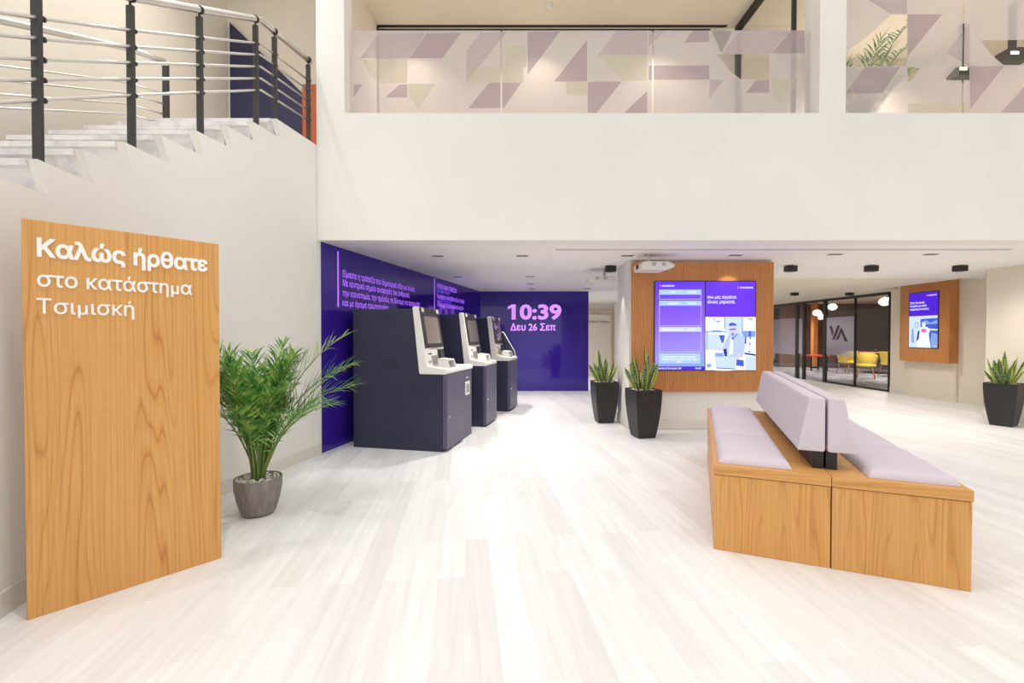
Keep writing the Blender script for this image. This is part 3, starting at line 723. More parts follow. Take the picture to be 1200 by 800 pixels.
# ------------------------------------------------------------------ potted palm by the sign
def frond(m_, base, az, lean, length, n, ll, droop, rnd, t0=.32):
    p = Vector(base); d = Vector((math.cos(az) * math.sin(lean), math.sin(az) * math.sin(lean), math.cos(lean)))
    path = [p.copy()]; N = 16; st = length / N
    for i in range(N):
        d = (d + Vector((math.cos(az), math.sin(az), 0)) * droop * (.12 + 1.5 * i / N) - Vector((0, 0, 1)) * droop * (i / N) ** 1.5 * .9).normalized(); p = p + d * st; path.append(p.copy())
    m_.tube(path, [.007 * (1 - i / (N + 2)) + .0012 for i in range(N + 1)], 6, 0)
    side = Vector((-math.sin(az), math.cos(az), 0))
    for k in range(n):
        t = t0 + (1 - t0) * (k + .5) / n; f = t * N; i = min(int(f), N - 1); q_ = path[i].lerp(path[i + 1], f - i)
        tan = (path[i + 1] - path[i]).normalized(); up = side.cross(tan)
        if up.z < 0: up = -up
        u = (t - t0) / (1 - t0); l = ll * (math.sin(math.pi * (.16 + .72 * u)) ** .8) * rnd.uniform(.85, 1.1)
        for s_ in (-1, 1):
            ang = R(rnd.uniform(34, 62) - 24 * u); dd = (tan * math.cos(ang) + side * s_ * math.sin(ang) + up * rnd.uniform(.05, .55)).normalized(); dp = rnd.uniform(.1, .5)
            wv = dd.cross(up).normalized(); wd = .0058 * rnd.uniform(.8, 1.3)
            pts = []; 
            for j, (e, ww) in enumerate(((0, .35), (.3, 1), (.65, .8), (1, .05))):
                c_ = q_ + dd * l * e - Vector((0, 0, 1)) * l * dp * e * e
                pts += [c_ - wv * wd * ww, c_ + up * wd * -.35 * ww, c_ + wv * wd * ww]
            m_.faces(pts, [(3 * j + a_, 3 * j + a_ + 1, 3 * j + a_ + 4, 3 * j + a_ + 3) for j in range(3) for a_ in (0, 1)], 1, True)
def palm(label, loc, rz, n, seed, hs, yellow=(), spec=None, keep=(Vector((1, 0, 0)), .46)):
    rnd = random.Random(seed)
    t = thing('potted_palm', label, 'potted plant', loc, rz)
    m_ = MB(); m_.lathe([(.105, 0), (.122, .03), (.148, .12), (.163, .2), (.165, .275), (.157, .278), (.152, .262), (.02, .258)], 36)
    m_.build('pot', M_pot, t)
    m_ = MB()
    for i in range(150):
        a_, r_ = rnd.uniform(0, 6.28), .15 * math.sqrt(rnd.random()); s_ = rnd.uniform(.008, .014)
        m_.lathe([(s_ * .5, -s_ * .6), (s_, 0), (s_ * .55, s_ * .6)], 6, (r_ * math.cos(a_), r_ * math.sin(a_), .262 + rnd.uniform(0, .008)), 0, 1, .8)
    tag(m_.build('pebbles', M_pebble, t), None, None, None, 'stuff')
    for i in range(n):
        if spec and i < len(spec): az, lean, ln, dr = spec[i]; az = R(az); lean = R(lean)
        else: az = i * 2.39996 + rnd.uniform(-.3, .3); lean = R(rnd.uniform(1, 9)); ln = rnd.uniform(.55, 1.05) * hs; dr = rnd.uniform(.03, .095)
        b_ = (.05 * math.cos(az) * rnd.random(), .05 * math.sin(az) * rnd.random(), .25)
        for tr in range(14):
            m_ = MB(); frond(m_, b_, az, lean, ln, 26, (.31 if spec and i < 3 else .25) * hs, dr, rnd, rnd.uniform(.26, .46))
            if all(v.co.dot(keep[0]) > -keep[1] for v in m_.bm.verts): break
            m_.bm.free(); lean *= .85; dr *= .82; ln *= .97
        m_.build('frond', [M_stem, M_leafB if i in yellow else M_leafA], t)
    return t
SP = [(30, 12, 1.30, .058), (14, 17, 1.16, .075), (5, 20, 1.04, .09), (170, 14, 1.2, .055), (200, 20, 1.15, .065), (150, 18, 1.05, .05), (-20, 25, .95, .08),
      (185, 26, .95, .08), (90, 10, 1.1, .03), (-80, 12, .95, .05), (25, 20, 1.1, .06), (210, 24, .85, .09), (0, 20, .85, .09), (175, 6, 1.0, .02), (60, 5, .9, .02), (-60, 7, .9, .03), (195, 9, 1.1, .035), (20, 8, 1.0, .03)]
PP = onZ(303, 601); 
palm('green palm with feathery fronds in a round grey pot beside the welcome sign', (PP.x, PP.y, 0), 0, 38, 3, 1.0, (0,), SP)

# ------------------------------------------------------------------ snake plants in tapered black planters
def snake(label, loc, rz, seed, n, hmax, wtop=.36, wbot=.235, ht=.64):
    rnd = random.Random(seed); t = thing('potted_snake_plant', label, 'potted plant', loc, rz)
    m_ = MB(); N = 10; lv = []
    for i in range(N + 1):
        u = i / N; lv.append((wbot + (wtop - wbot) * math.sin(u * math.pi / 2) ** .9, u * ht))
    pts = [(sx * w_ / 2, sy * w_ / 2, z) for w_, z in lv for sx, sy in ((-1, -1), (1, -1), (1, 1), (-1, 1))]
    wi = wtop - .03; pts += [(sx * wi / 2, sy * wi / 2, ht) for sx, sy in ((-1, -1), (1, -1), (1, 1), (-1, 1))] + [(sx * wi / 2, sy * wi / 2, ht - .03) for sx, sy in ((-1, -1), (1, -1), (1, 1), (-1, 1))]
    fs = [(i * 4 + k, i * 4 + (k + 1) % 4, i * 4 + 4 + (k + 1) % 4, i * 4 + 4 + k) for i in range(N + 2) for k in range(4)] + [(3, 2, 1, 0), tuple(range((N + 2) * 4, (N + 2) * 4 + 4))]
    m_.faces(pts, fs); m_.build('planter', M_planter, t, .004)
    m_ = MB()
    for i in range(130):
        x, y = rnd.uniform(-wi / 2 + .015, wi / 2 - .015), rnd.uniform(-wi / 2 + .015, wi / 2 - .015); s_ = rnd.uniform(.009, .017)
        m_.lathe([(s_ * .5, -s_ * .6), (s_, 0), (s_ * .55, s_ * .6)], 6, (x, y, ht - .024 + rnd.uniform(0, .012)))
    tag(m_.build('pebbles', M_pebble, t), None, None, None, 'stuff')
    for i in range(n):
        az = i * 2.4 + rnd.uniform(-.3, .3); r0 = .11 * math.sqrt((i + .5) / n); ln = hmax * (1 - .42 * (i / n)) * rnd.uniform(.75, 1.08); lean = R(3 + 30 * (i / n) + rnd.uniform(-6, 6))
        b_ = Vector((r0 * math.cos(az), r0 * math.sin(az), ht - .02)); o_ = Vector((math.cos(az), math.sin(az), 0)); tw = rnd.uniform(-.9, .9); wd = rnd.uniform(.028, .042)
        M_ = 9; pts = []; p = b_.copy()
        for j in range(M_ + 1):
            u = j / M_; le = lean * (1 + .35 * u); d = o_ * math.sin(le) + Vector((0, 0, math.cos(le)))
            if j: p = p + d * (ln / M_)
            s_ = Vector((-math.sin(az + tw + u * .8), math.cos(az + tw + u * .8), 0)); s_ = (s_ - d * s_.dot(d)).normalized(); nn = s_.cross(d)
            w_ = wd * (.55 + .45 * math.sin(min(1, u / .45) * math.pi / 2)) * (1 - max(0, (u - .55) / .45) ** 2.2) + .0008
            for e, cz in ((-1, .4), (-.74, .12), (0, -.12), (.74, .12), (1, .4)): pts.append(p + s_ * w_ * e + nn * w_ * cz)
        m_ = MB()
        m_.faces(pts, [], 0)
        m_.bm.verts.ensure_lookup_table(); vs = m_.bm.verts
        for j in range(M_):
            for k in range(4):
                f_ = m_.bm.faces.new([vs[j * 5 + k], vs[j * 5 + k + 1], vs[j * 5 + 6 + k], vs[j * 5 + 5 + k]]); f_.material_index = 1 if k in (0, 3) else 0; f_.smooth = True
        m_.build('leaf', [M_snake, M_snakeE], t)
    return t
g1 = onZ(711, 489); g2 = onZ(752, 506)
snake('snake plant in the black planter between the purple back wall and the pillar', (1.44, 6.98, 0), R(4), 11, 13, .50)
snake('snake plant in the black planter at the pillar front corner below the left screen', (1.75, 5.97, 0), R(10), 21, 13, .60)
g3 = onZ(1183, 489)
snake('snake plant in the black planter at the right edge, against the cream wall', (7.39, 6.72, 0), R(28), 31, 14, .52)

# ------------------------------------------------------------------ ceiling fittings of the low hall
def slot_light(px, py, w_, label):
    p = onZ(px, py, CZ); t = thing('recessed_light', label, 'ceiling light', (p.x, p.y, CZ), 0, 'recessed slot lights in the low ceiling')
    m_ = MB(); m_.box(-w_ / 2, w_ / 2, -.05, .05, -.004, .0); m_.build('trim', M_ceil, t)
    m_ = MB(); m_.box(-w_ / 2 + .008, w_ / 2 - .008, -.035, .035, -.009, -.004); m_.build('baffle', mat('slot_baffle', (84, 76, 72), .6), t)
for (x_, y_, w_, l_) in ((513, 299.5, .17, 'slot light in the ceiling above the nearest bank machine'), (612, 299.3, .17, 'slot light nearest the fascia, in front of the projected clock'),
                    (536, 324, .16, 'slot light in the ceiling above the purple wall beyond the first machine'), (621, 323.6, .16, 'slot light nearest of the row of three before the clock wall'),
                    (622, 332, .16, 'middle slot light of the row of three before the clock wall'), (623, 338, .16, 'slot light closest to the clock wall'),
                    (735, 299.2, .17, 'slot light in the ceiling left of the wood panel, by the front projector'), (688, 337.8, .16, 'slot light above the corridor, left of the pillar'), (862, 298.6, .18, 'slot light above the right half of the joined screens'),
                    (979, 297.5, .18, 'slot light between the wood-clad pillar and the smaller wood panel'), (1091, 297.5, .18, 'slot light in the ceiling in front of the smaller wood panel')):
    slot_light(x_, y_, w_, l_)
def cube_spot(px, py, Y, label, drop=.105, top=CZ):
    p = onY(px, py, Y); t = thing('ceiling_spotlight', label, 'spotlight', (p.x, Y, top), 0, 'black box spotlights'); z = p.z - top
    box('housing', -.078, .078, -.05, .05, z - .042, min(z + .045, -.001), M_black, t, .004)
    if z + .045 < -.002: box('mount', -.03, .03, -.03, .03, z + .045, 0, M_black, t)
    box('lens', -.04, .04, -.04, .04, z - .046, z - .0415, M_dark, t)
for (x_, y_, Y_, l_, tp) in ((715.5, 315.3, 6.9, 'black box spotlight beside the pillar, lighting its white left side', CZ), (926.5, 315, 6.85, 'black box spotlight just right of the wood-clad pillar', CZ),
                       (1021, 314.8, 6.85, 'black box spotlight midway between the two wood panels', CZ), (1125, 314.6, 6.85, 'black box spotlight in front of the smaller wood panel', CZ),
                       (931, 344.3, 11.2, 'far black box spotlight above the left glass pane of the meeting room', CZ), (995.5, 344.2, 11.2, 'far black box spotlight above the right glass panes of the meeting room', CZ)):
    cube_spot(x_, y_, Y_, l_, top=tp)
# long air slot
t = thing('air_slot', 'long thin double air slot running along the low ceiling behind the fascia', 'air vent', (0, 5.56, CZ))
xa, xb = onZ(650, 292, CZ).x, onZ(1185, 292, CZ).x
box('frame', xa, xb, -.03, .05, -.006, 0, M_ceil, t)
for y_ in (-.015, .025): box('slit', xa + .01, xb - .01, y_, y_ + .014, -.0075, -.006, mat('slit_shadow', (140, 128, 120), .8), t)
def projector(label, p, rz, s=1.0):
    t = thing('projector', label, 'projector', p, rz)
    prof = fillet([(-.20, -.055), (.14, -.055), (.24, -.015), (.24, .02), (.14, .055), (-.16, .055), (-.20, .03)], .012, 3)
    b_ = MB().prism(prof, -.15, .15, lambda u, v, w_: (u * s, w_ * s, v * s)).build('body', M_white, t, .006)
    m_ = MB()
    for k in range(2):
        for i in range(5):
            for sy in (-1, 1): m_.box((-.06 + .13 * k + i * .011) * s, (-.06 + .13 * k + i * .011 + .006) * s, (sy * .1505 - .0015) * s, (sy * .1505 + .0015) * s, -.005 * s, .04 * s)
    m_.build('vent_grille', M_grey, b_)
    m_ = MB(); m_.tube([(-.05, 0, .05 * s), (-.05, 0, CZ - p[2])], .022, 14); m_.build('mount_pole', M_white, t)
    m_ = MB(); m_.box(-.08, -.02, -.03, .03, .05 * s, .07 * s); m_.build('mount_plate', M_black, t)
    m_ = MB(); m_.lathe([(.028, 0), (.03, .012), (.02, .014)], 16); m_.bm.transform(Matrix.Translation((-.20 * s, 0, -.0)) @ Matrix.Rotation(R(-90), 4, 'Y')); m_.build('lens', M_black, t)
    return t
p = onY(764.5, 313, 5.95); projector('white ceiling projector nearest the camera, in front of the wood panel top', (p.x, p.y, p.z), R(4))
p = onY(705, 328.5, 7.3); projector('white ceiling projector farther back, left of the pillar, by a black spotlight', (p.x, p.y, p.z), R(178))

# ------------------------------------------------------------------ glass meeting room on the right
GX = 9.03
t = thing('glass_partition', 'dark-framed glass partition of the meeting room at the right, with frosted bands', 'glass wall', (GX, 0, 0))
yA, yB = 10.66, 21.5
def yat(px): return GX * F / (px - 600)
box('head_rail', -.03, .03, yA, yB, 2.33, 2.40, M_black, t); box('floor_rail', -.03, .03, yA, yat(967.5), 0, .05, M_black, t)
y1, y2, y3, y4 = yat(967.5), yat(943), yat(935), yat(1003)
for nm, ya, wd in (('post', yA + .03, .03), ('post', y1, .11), ('post', y2, .10), ('post', y3, .13), ('glazing_joint', y4, .02)):
    box(nm, -.03, .03, ya - wd / 2 + .02, ya + wd / 2 + .02, 0, 2.36, M_black, t)
def pane(ya, yb): return box('pane', -.006, .006, ya, yb, .05, 2.34, M_glass, t)
panes = [pane(yA + .05, y4 - .01), pane(y4 + .02, y1 - .05), pane(y2 + .07, y3 - .05), pane(y3 + .09, yB)]
# frosted bands with a clear chevron mark
def curve_fill(name, outline, holes, M, mats, parent):
    cu = bpy.data.curves.new(name, 'CURVE'); cu.dimensions = '2D'; cu.fill_mode = 'BOTH'
    for poly in [outline] + holes:
        sp = cu.splines.new('POLY'); sp.points.add(len(poly) - 1); sp.use_cyclic_u = True
        for q_, (x, y) in zip(sp.points, poly): q_.co = (x, y, 0, 1)
    t_ = bpy.data.objects.new(name, cu); C.objects.link(t_); dg = bpy.context.evaluated_depsgraph_get(); dg.update()
    me = bpy.data.meshes.new_from_object(t_.evaluated_get(dg)); bpy.data.objects.remove(t_)
    me.transform(M); me.materials.clear(); me.materials.append(mats); o = bpy.data.objects.new(name, me); C.objects.link(o); o.parent = parent; return o
Mg = Matrix(((0, 0, -1, -.008), (-1, 0, 0, 0), (0, 1, 0, 0), (0, 0, 0, 1)))     # x right (towards camera = -Y), y up
M_band = film('frosted_band', (206, 204, 226), .66)
def gp(px, py): p = onX(px, py, GX); return (-p.y, p.z)
def c4(l): return [gp(920 + x / 5.714, 330 + y / 5.714) for x, y in l]
mark1 = c4(((352, 292), (370, 292), (337, 388), (316, 388))); mark2 = c4(((378, 303), (424, 402), (402, 402), (376, 340), (360, 388), (342, 388)))
mark3 = c4(((298, 296), (314, 296), (328, 336), (318, 366)))
curve_fill('frosted_band', [(-y4 - .02, .80), (-(y4) + .01 - .03, 1.86), (-(y1 - .05), 1.86), (-(y1 - .05), .80)][::-1], [mark1, mark2, mark3], Mg, M_band, panes[1])
curve_fill('frosted_band', [(-(y3 + .09), .74), (-(y3 + .09), 1.90), (-yB, 1.90), (-yB, .74)], [], Mg, M_band, panes[3])
curve_fill('frosted_band', [(-(y2 + .07), .78), (-(y2 + .07), 1.88), (-(y3 - .05), 1.88), (-(y3 - .05), .78)], [], Mg, M_band, panes[2])
# shell of the meeting room
struct(box('wall_meeting_back', 16.4, 16.5, 9, 23, 0, 2.8, M_darkwall)); struct(box('wall_meeting_near', 9.12, 16.5, 10.2, 10.3, 0, 2.8, M_cream))
struct(box('wall_meeting_far', 9.0, 16.5, 22.4, 22.5, 0, 2.8, M_darkwall)); struct(box('ceiling_meeting', 9.12, 16.5, 10.2, 22.5, 2.7, 2.8, M_cream))
struct(box('trim_2', 11.5, 16.3, 19.2, 19.3, 0, 2.7, mat('brown_wall_lining', (104, 74, 62), .5)))
t = thing('wood_column', 'slim honey wood column seen through the open meeting room door', 'column', (12.55, 18.6, 0)); box('shaft', -.09, .09, -.09, .09, .06, 2.7, M_slat, t); box('foot', -.11, .11, -.11, .11, 0, .06, M_black, t)
# yellow chairs
def ychair(label, loc, rz):
    t = thing('armchair', label, 'chair', loc, rz, 'yellow armchairs in the meeting room')
    # shell: plan arc, arms falling to the front
    pts = []; fs = []; N = 20
    for i in range(N + 1):
        a_ = R(-150 + 300 * i / N); x, y = .29 * math.sin(a_), .27 * -math.cos(a_) * -1
        k = abs(a_) / R(150); top = .82 - .22 * k ** 1.6
        for zz, sc in ((.44, .86), (top, 1.06), (top, .96), (.46, .78)): pts.append((x * sc, y * sc, zz))
    for i in range(N):
        for k in range(4): fs.append((i * 4 + k, i * 4 + (k + 1) % 4, i * 4 + 4 + (k + 1) % 4, i * 4 + 4 + k))
    fs += [(0, 1, 2, 3), (N * 4 + 3, N * 4 + 2, N * 4 + 1, N * 4)]
    m_ = MB(); m_.faces(pts, fs, 0, True); m_.build('backrest', M_yellow, t, .01)
    m_ = MB(); m_.lathe([(.2, .37), (.26, .39), (.262, .44), (.24, .465), (.02, .47)], 24); m_.build('seat', M_yellow, t)
    for sx in (-1, 1):
        for sy in (-1, 1):
            m_ = MB(); m_.tube([(sx * .15, sy * .15, .39), (sx * .23, sy * .22, 0)], [.02, .012], 8); m_.build('leg', M_tablewood, t)
    return t
c1 = onZ(1014.5, 443.5); Y1 = ychair('yellow armchair fully in view behind the right glass pane', (c1.x, c1.y, 0), R(140))
dup(Y1, (11.9, 15.9, 0), R(200), 'yellow armchair half hidden behind the glazing joint, left of the other one')
dup(Y1, (12.55, 14.85, 0), R(100), 'yellow armchair cut off by the white wall at the right of the glass')
t = thing('meeting_table', 'round wood table behind the yellow armchair', 'table', (13.05, 16.2, 0))
MB().lathe([(.02, .71), (.66, .715), (.68, .735), (.66, .755), (.02, .756)], 36).build('table_top', M_tablewood, t); MB().lathe([(.3, 0), (.28, .03), (.05, .06), (.04, .71)], 24).build('pedestal', M_black, t)
o = MB(); o.lathe([(.035, 0), (.04, .09), (.03, .1), (.0, .1)], 12); o = o.build('cup', M_black); o.location = (12.95, 15.95, .757); tag(o, 'small dark cup on the round wood table', 'cup')
t = thing('side_table', 'low red table behind the frosted glass band', 'table', (11.7, 17.3, 0)); box('table_top', -.36, .36, -.3, .3, .55, .60, M_red, t, .01)
for sx in (-.3, .3):
    for sy in (-.25, .25): box('leg', sx - .02, sx + .02, sy - .02, sy + .02, 0, .55, M_black, t)
t = thing('sofa', 'grey high-sided booth sofa seen through the open meeting room door', 'sofa', (12.2, 20.3, 0))
box('back', -1.1, .9, -.5, -.3, .28, .88, mat('grey_sofa_fabric', (120, 114, 124), .8), t, .05); box('seat', -1.1, .9, -.3, .35, .28, .5, mat('grey_sofa_fabric', (120, 114, 124), .8), t, .04)
for sx in (-.95, .75):
    for sy in (-.4, .2): box('leg', sx - .03, sx + .03, sy - .03, sy + .03, 0, .28, M_black, t)
t = thing('wall_screen', 'small lit blue screen inside the meeting room seen through the open door', 'screen', (12.93, 19.15, 1.15)); box('bezel', 0, .12, 0, .04, 0, .84, M_black, t); screen_panel('picture', t, (.01, .11, .04, .8), ('ph_mid2', (120, 150, 240)), .003)
# pendant lamps
def pendant(px, py, Y, r_, label):
    p = onY(px, py, Y); t = thing('pendant_lamp', label, 'lamp', p, 0, 'round white pendant lamps in the meeting room')
    MB().lathe([(.01, -r_ * .8), (r_ * .55, -r_ * .68), (r_ * .92, -r_ * .3), (r_, 0), (r_ * .92, r_ * .3), (r_ * .55, r_ * .68), (.01, r_ * .8)], 24).build('globe', M_lamp, t)
    m_ = MB(); m_.tube([(0, 0, r_ * .75), (0, 0, 2.7 - p.z)], .006, 6); m_.build('cord', M_black, t)
pendant(975.5, 359.5, 15.2, .14, 'white pendant lamp above the frosted glass band'); pendant(1036.5, 353.5, 12.6, .14, 'largest white pendant lamp, by the right end of the glass')
pendant(957.5, 366.5, 18, .16, 'left of the two white pendant lamps seen through the open door'); pendant(962, 371, 18.9, .15, 'lower right of the two white pendant lamps seen through the open door')

# ------------------------------------------------------------------ staircase and railings
t = thing('staircase', 'white marble stair climbing behind the white sawtooth wall at the upper left', 'stairs', (0, 0, 0))
XI = -3.65
for k in range(0, 13):
    y, z = PK[k]; x0 = wx(y) - TH - .002
    m_ = MB(); yr = y + .05                                  # riser leans back under the nosing
    m_.faces([(XI, yr + .03, z - .172), (x0, yr + .03, z - .172), (x0, yr - .02, z - .03), (XI, yr - .02, z - .03)], [(0, 1, 2, 3)])
    ye = y + .36 if k else y + .68; xe = wx(ye) - TH - .002
    m_.prism([(XI, y - .01), (min(x0, xe) if k > 7 else x0, y - .01), (xe, ye), (XI, ye)], z - .034, z, lambda u, v, w_: (u, v, w_))
    m_.build('step', M_stone, t)
def rail_path(off):
    pts = [(wx(y) - .045, y, 4.352 + (y - 4.30) * .572 + off) for y in [.6 + .1 * i for i in range(37)]]
    pts += [(wx(4.30) - .045, 4.30, 4.352 + off), (wx(5.04) - .05, 5.04, 4.40 + off)]
    return [p for p in pts if p[2] > .0]
t = thing('stair_railing', 'outer steel stair railing with dark posts along the sawtooth wall', 'railing', (0, 0, 0))
MB().tube(rail_path(0), .027, 14).build('handrail', M_steel, t)
for off in (-.225, -.335, -.445, -.555, -.665): MB().tube(rail_path(off), .0105, 8).build('rail', M_steel, t)
def zr(y): return 4.352 + (y - 4.30) * .572 if y < 4.3 else 4.352 + (y - 4.3) * .065
for px in (48, 157, 237, 302, 324, 363):
    y = 3.0
    for _ in range(40): y = (wx(y) - .045) / ((px - 600) / F)
    x = wx(y) - .045; zb = max([z for (yy, z) in PK if yy <= y + .02], default=0)
    po = box('post', x - .024, x + .024, y - .012, y + .012, zb - .02, zr(y) - .06, M_post, t, .004)
    m_ = MB(); m_.tube([(x, y, zr(y) - .07), (x, y, zr(y) - .02)], .008, 8); m_.build('pin', M_black, po)
    m_ = MB(); m_.tube([(x, y - .01, zr(y) - .005), (x, y + .014, zr(y) + .005)], .032, 14); m_.build('clamp', M_black, po)
    for off in (-.225, -.335, -.445, -.555, -.665):
        m_ = MB(); m_.tube([(x + .004, y + .014, zr(y) + off + .006), (x + .004, y + .034, zr(y) + off + .014)], .0165, 10); m_.build('rail_collar', M_black, po)
t = thing('stair_railing', 'inner steel stair railing farther back against the cream stair wall', 'railing', (0, 0, 0))
def inner(off, end=True):
    p = [(-3.62, y, 4.03 + (y - 4.2) * .45 + off) for y in (1.6, 2.6, 3.6, 4.2)]
    return p + ([(-3.56, 4.32, 4.055 + off), (-3.42, 4.46, 4.05 + off)] if end else [])
MB().tube(inner(0), .027, 12).build('handrail', M_steel, t)
for off in (-.32, -.42, -.52, -.615): MB().tube(inner(off), .008, 8).build('rail', M_steel, t)
for (x_, y_, zt) in ((-3.42, 4.46, 4.03), (-3.62, 2.9, 3.43)): box('post', x_ - .022, x_ + .022, y_ - .022, y_ + .022, zt - .76, zt, M_post, t, .004)
# coloured panels at the top of the stair
p0 = onY(271, 28, 6.66); p1 = onY(357, 112, 6.66)
t = MB().prism([(p0.x, 3.48), (p1.x, 3.48), (p1.x, p1.z), (p0.x, p0.z)], 6.62, 6.675, lambda u, v, w_: (u, w_, v)).build('navy_wall_panel', M_navypaint)
tag(t, 'navy slope-topped wall panel at the head of the stair', 'wall panel')
t = box('orange_wall_panel', p1.x + .01, p1.x + .26, 6.56, 6.675, 3.48, 5.0, M_orange, bevel=.004); tag(t, 'narrow orange wall panel at the head of the stair beside the navy one', 'wall panel')

# ------------------------------------------------------------------ glass balustrade with patterned film
GY = 5.20
def gx(px, py): p = onY(px, py, GY); return (p.x, p.z)
Mf = Matrix(((1, 0, 0, 0), (0, 0, -1, 0), (0, 1, 0, 0), (0, 0, 0, 1)))
def cr2(c): return [gx(400 + x / 3, y / 3) for x, y in c]
def cr3(c): return [gx(800 + x / 3, y / 3) for x, y in c]
def cr5(c): return [gx(980 + x / 5.4545, y / 5.4545) for x, y in c]
mauve, mauve2, sand, holes = [], [], [], []
mauve += [cr2(c) for c in ([(300, 118), (422, 116), (355, 205), (238, 206)], [(205, 297), (232, 297), (232, 343), (155, 343)], [(44, 297), (75, 297), (44, 343)], [(520, 291), (634, 290), (572, 380), (447, 381)],
                          [(655, 112), (770, 110), (655, 262)], [(864, 140), (864, 287), (748, 287)], [(866, 288), (985, 287), (890, 407), (866, 407)], [(1075, 320), (1075, 404), (985, 405)])]
mauve += [cr3(c) for c in ([(-120, 232), (93, 230), (93, 280), (-120, 281)], [(380, 98), (428, 98), (428, 188), (310, 188)], [(258, 281), (304, 281), (304, 326), (222, 327)], [(35, 104), (92, 103), (92, 148), (5, 150)])]
mauve2 += [cr2(c) for c in ([(125, 122), (296, 118), (235, 206), (66, 206)], [(490, 116), (580, 114), (440, 290), (440, 180)], [(965, 108), (1078, 106), (1074, 195), (905, 195)], [(1080, 106), (1140, 106), (1080, 165)])]
mauve2 += [cr3(c) for c in ([(205, 101), (378, 99), (307, 188), (135, 190)], [(94, 281), (145, 281), (94, 345)])]
sand += [cr2(c) for c in ([(75, 211), (232, 211), (232, 293), (130, 293), (95, 255)], [(443, 238), (640, 238), (640, 290), (443, 290)], [(910, 196), (1074, 196), (1074, 282), (990, 284), (945, 240)], [(575, 160), (650, 160), (650, 237), (575, 237)],
                         [(234, 296), (330, 296), (272, 382), (240, 340)], [(790, 288), (864, 288), (864, 335), (790, 335)])]
sand += [cr3(c) for c in ([(310, 282), (404, 281), (340, 362), (318, 330)],)]
holes += [cr3(c) for c in ([(120, 191), (304, 191), (304, 279), (205, 279), (165, 250)], [(97, 102), (180, 101), (136, 186)])]
def inside(poly, x0, x1): cx = sum(p[0] for p in poly) / len(poly); return x0 < cx < x1
def clip(poly, x0, x1):                   # keep polygons inside one pane
    def cut(pl, xc, keep):
        out = []
        for i, p in enumerate(pl):
            q_ = pl[(i + 1) % len(pl)]; ip, iq = keep(p[0]), keep(q_[0])
            if ip: out.append(p)
            if ip != iq: u = (xc - p[0]) / (q_[0] - p[0]); out.append((xc, p[1] + u * (q_[1] - p[1])))
        return out
    pl = cut(poly, x0, lambda x: x > x0)
    return cut(pl, x1, lambda x: x < x1) if len(pl) > 2 else []
ZS, ZT = 3.84, gx(600, 35.5)[1]
def balustrade(label, x0, x1, zt, mv, mv2, sd, hl):
    t = thing('balustrade_panel', label, 'glass panel', (0, GY, 0), 0, 'patterned glass balustrade panels'); e = .008
    MB().box(x0 + e, x1 - e, 0, .012, ZS, zt).build('glass', M_glass, t)
    H_ = [h for h in (clip(q_, x0 + e + .002, x1 - e - .002) for q_ in hl) if len(h) > 2]
    curve_fill('frosted_film', [(x0 + e + .001, ZS + .002), (x1 - e - .001, ZS + .002), (x1 - e - .001, zt - .002), (x0 + e + .001, zt - .002)], H_, Matrix.Translation((0, -.0015, 0)) @ Mf, M_film, t)
    for nm, ls, mt, d in (('mauve_pattern', mv, M_mauve, .003), ('pale_pattern', mv2, M_mauve2, .0042), ('sand_pattern', sd, M_sand, .0054)):
        for q_ in ls:
            c_ = [(x, min(max(z, ZS + .003), zt - .003)) for x, z in clip(q_, x0 + e + .001, x1 - e - .001)]
            if len(c_) > 2: MB().faces([(x, -d, z) for x, z in c_], [tuple(range(len(c_)))]).build(nm, mt, t)
xs = [-1.865, gx(587.5, 80)[0], gx(765, 80)[0], 3.435]
for i, l_ in enumerate(('leftmost patterned frosted glass balustrade panel above the low hall', 'middle patterned frosted glass balustrade panel above the clock wall', 'patterned glass balustrade panel just left of the upper white column')):
    balustrade(l_, xs[i], xs[i + 1], ZT, mauve, mauve2, sand, holes)
mv5 = [cr5(c) for c in ([(180, 430), (408, 430), (290, 596), (60, 596)], [(455, 92), (675, 92), (455, 362)], [(852, 424), (1070, 424), (852, 700)], [(1230, 520), (1230, 720), (1050, 720)])]
mv25 = [cr5(c) for c in ([(850, 150), (850, 425), (700, 340)], [(50, -60), (450, -60), (450, 90), (350, 92), (200, 0)])]
sd5 = [cr5(c) for c in ([(455, 660), (850, 660), (850, 722), (455, 722)],)]
hl5 = [cr5(c) for c in ([(350, 94), (452, 94), (452, 425), (42, 425), (42, 340), (180, 250)], [(455, 430), (542, 430), (455, 546)], [(690, 512), (765, 430), (850, 430), (850, 512)], [(925, 258), (1230, 255), (1230, 416), (1068, 416), (985, 345)])]
xr = [3.74, gx(1128.5, 60)[0], 7.94]
balustrade('tall patterned glass panel just right of the upper white column, palm leaves behind it', xr[0], xr[1], 5.9, mv5, mv25, sd5, hl5)
balustrade('tall patterned glass panel at the top right edge, dark fittings behind it', xr[1], xr[2], 5.9, mv5, mv25, sd5, hl5)
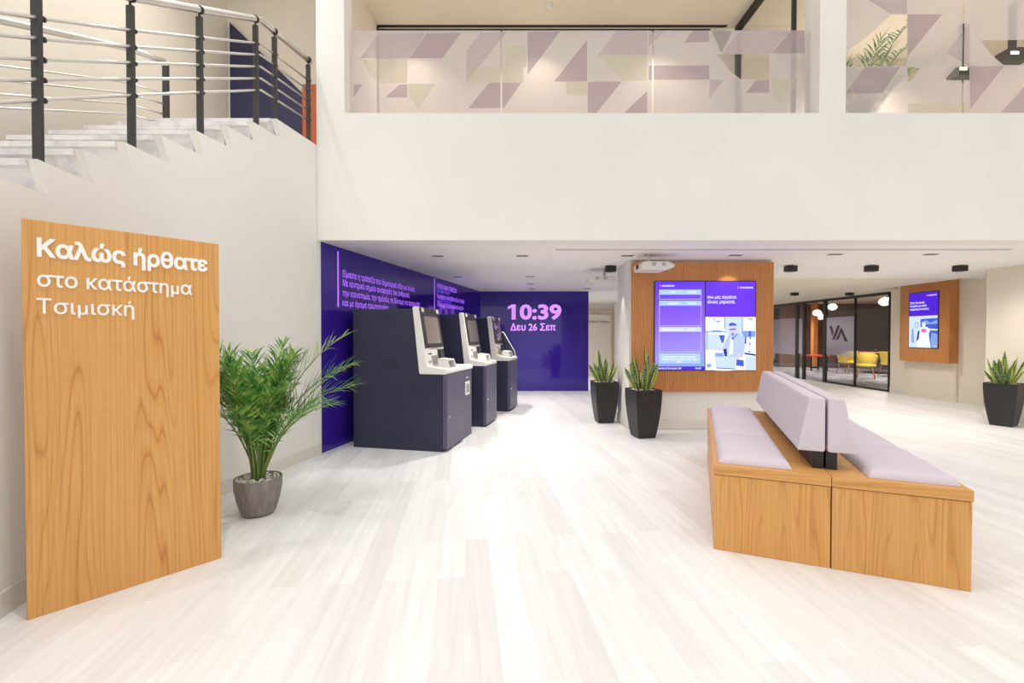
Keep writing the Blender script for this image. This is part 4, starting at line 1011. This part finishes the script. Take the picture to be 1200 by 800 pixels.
# things on the upper floor
palm('green palm on the upper floor behind the tall right glass panel', (4.5, 5.85, 3.5), 0, 20, 9, 1.3, (), [(180, 20, 1.6, .06), (0, 18, 1.6, .085), (-15, 16, 1.65, .09), (10, 12, 1.8, .06), (160, 12, 1.8, .05), (20, 20, 1.5, .09), (5, 8, 1.9, .05), (170, 8, 1.9, .03)], (Vector((0, 1, 0)), .5))
t = thing('glass_door_partition', 'dark-framed glass partition behind the balustrade beside the upper column', 'glass wall', (3.36, 0, 0))
box('head_frame', -.03, .03, 5.36, 6.75, 5.85, 5.95, M_black, t); box('post', -.02, .02, 5.37, 5.41, 3.5, 5.85, M_black, t); box('post', -.03, .03, 6.68, 6.75, 3.5, 5.85, M_black, t)
box('pane', -.006, .006, 5.41, 6.68, 3.5, 5.85, M_glass, t)
t = thing('ceiling_slot_diffuser', 'double black air slot in the upper ceiling behind the balustrade', 'air vent', (0, 0, 0))
for (ya, yb) in ((30.5, 23), (35, 27.5)):
    a_ = onZ(417, ya, 5.95); b_ = onZ(857, yb, 5.95); a_.y += .0
    m_ = MB(); dY = .05
    m_.faces([(a_.x, a_.y - dY / 2, 5.944), (b_.x, a_.y - dY / 2, 5.944), (b_.x, a_.y + dY / 2, 5.944), (a_.x, a_.y + dY / 2, 5.944)] + [(a_.x, a_.y - dY / 2, 5.95), (b_.x, a_.y - dY / 2, 5.95), (b_.x, a_.y + dY / 2, 5.95), (a_.x, a_.y + dY / 2, 5.95)],
             [(0, 1, 2, 3), (0, 1, 5, 4), (1, 2, 6, 5), (2, 3, 7, 6), (3, 0, 4, 7)]); m_.build('slit', M_tape, t)
p = onZ(643, 6, 5.95); t = thing('smoke_detector', 'small white round detector on the upper ceiling', 'detector', (p.x, p.y, 5.95)); MB().lathe([(.05, 0), (.05, -.02), (.035, -.045), (.01, -.05)], 18).build('body', M_white, t); MB().lathe([(.062, 0), (.062, -.008), (.05, -.01)], 18).build('base', M_white, t)
t = thing('armchair', 'orange armchair blurred behind the frosted glass panel near the upper column', 'chair', (2.62, 6.25, 3.5))
box('seat', -.22, .22, -.22, .22, .40, .48, M_orange, t, .03); MB().prism(fillet([(.14, .45), (.22, .45), (.30, .98), (.24, 1.0)], .03), -.2, .2, lambda u, v, w_: (w_, u, v)).build('backrest', M_orange, t, .01)
for sx in (-.18, .18):
    for sy in (-.18, .18): box('leg', sx - .015, sx + .015, sy - .015, sy + .015, 0, .40, M_tablewood, t)
def up_spot(px, py, Y, label):
    p = onY(px, py, Y); t = thing('ceiling_spotlight', label, 'spotlight', p, 0, 'black box spotlights')
    box('housing', -.14, .14, -.1, .1, -.08, .09, M_post, t, .004); box('mount', -.03, .03, -.03, .03, .09, 5.95 - p.z, M_post, t); box('light_strip', -.13, -.02, -.104, -.1, -.01, .03, M_lamp, t)
up_spot(1127, 86, 6.7, 'dark boxy spotlight behind the tall right glass, left of the other'); up_spot(1186, 68, 6.3, 'dark boxy spotlight behind the tall right glass at the picture edge')
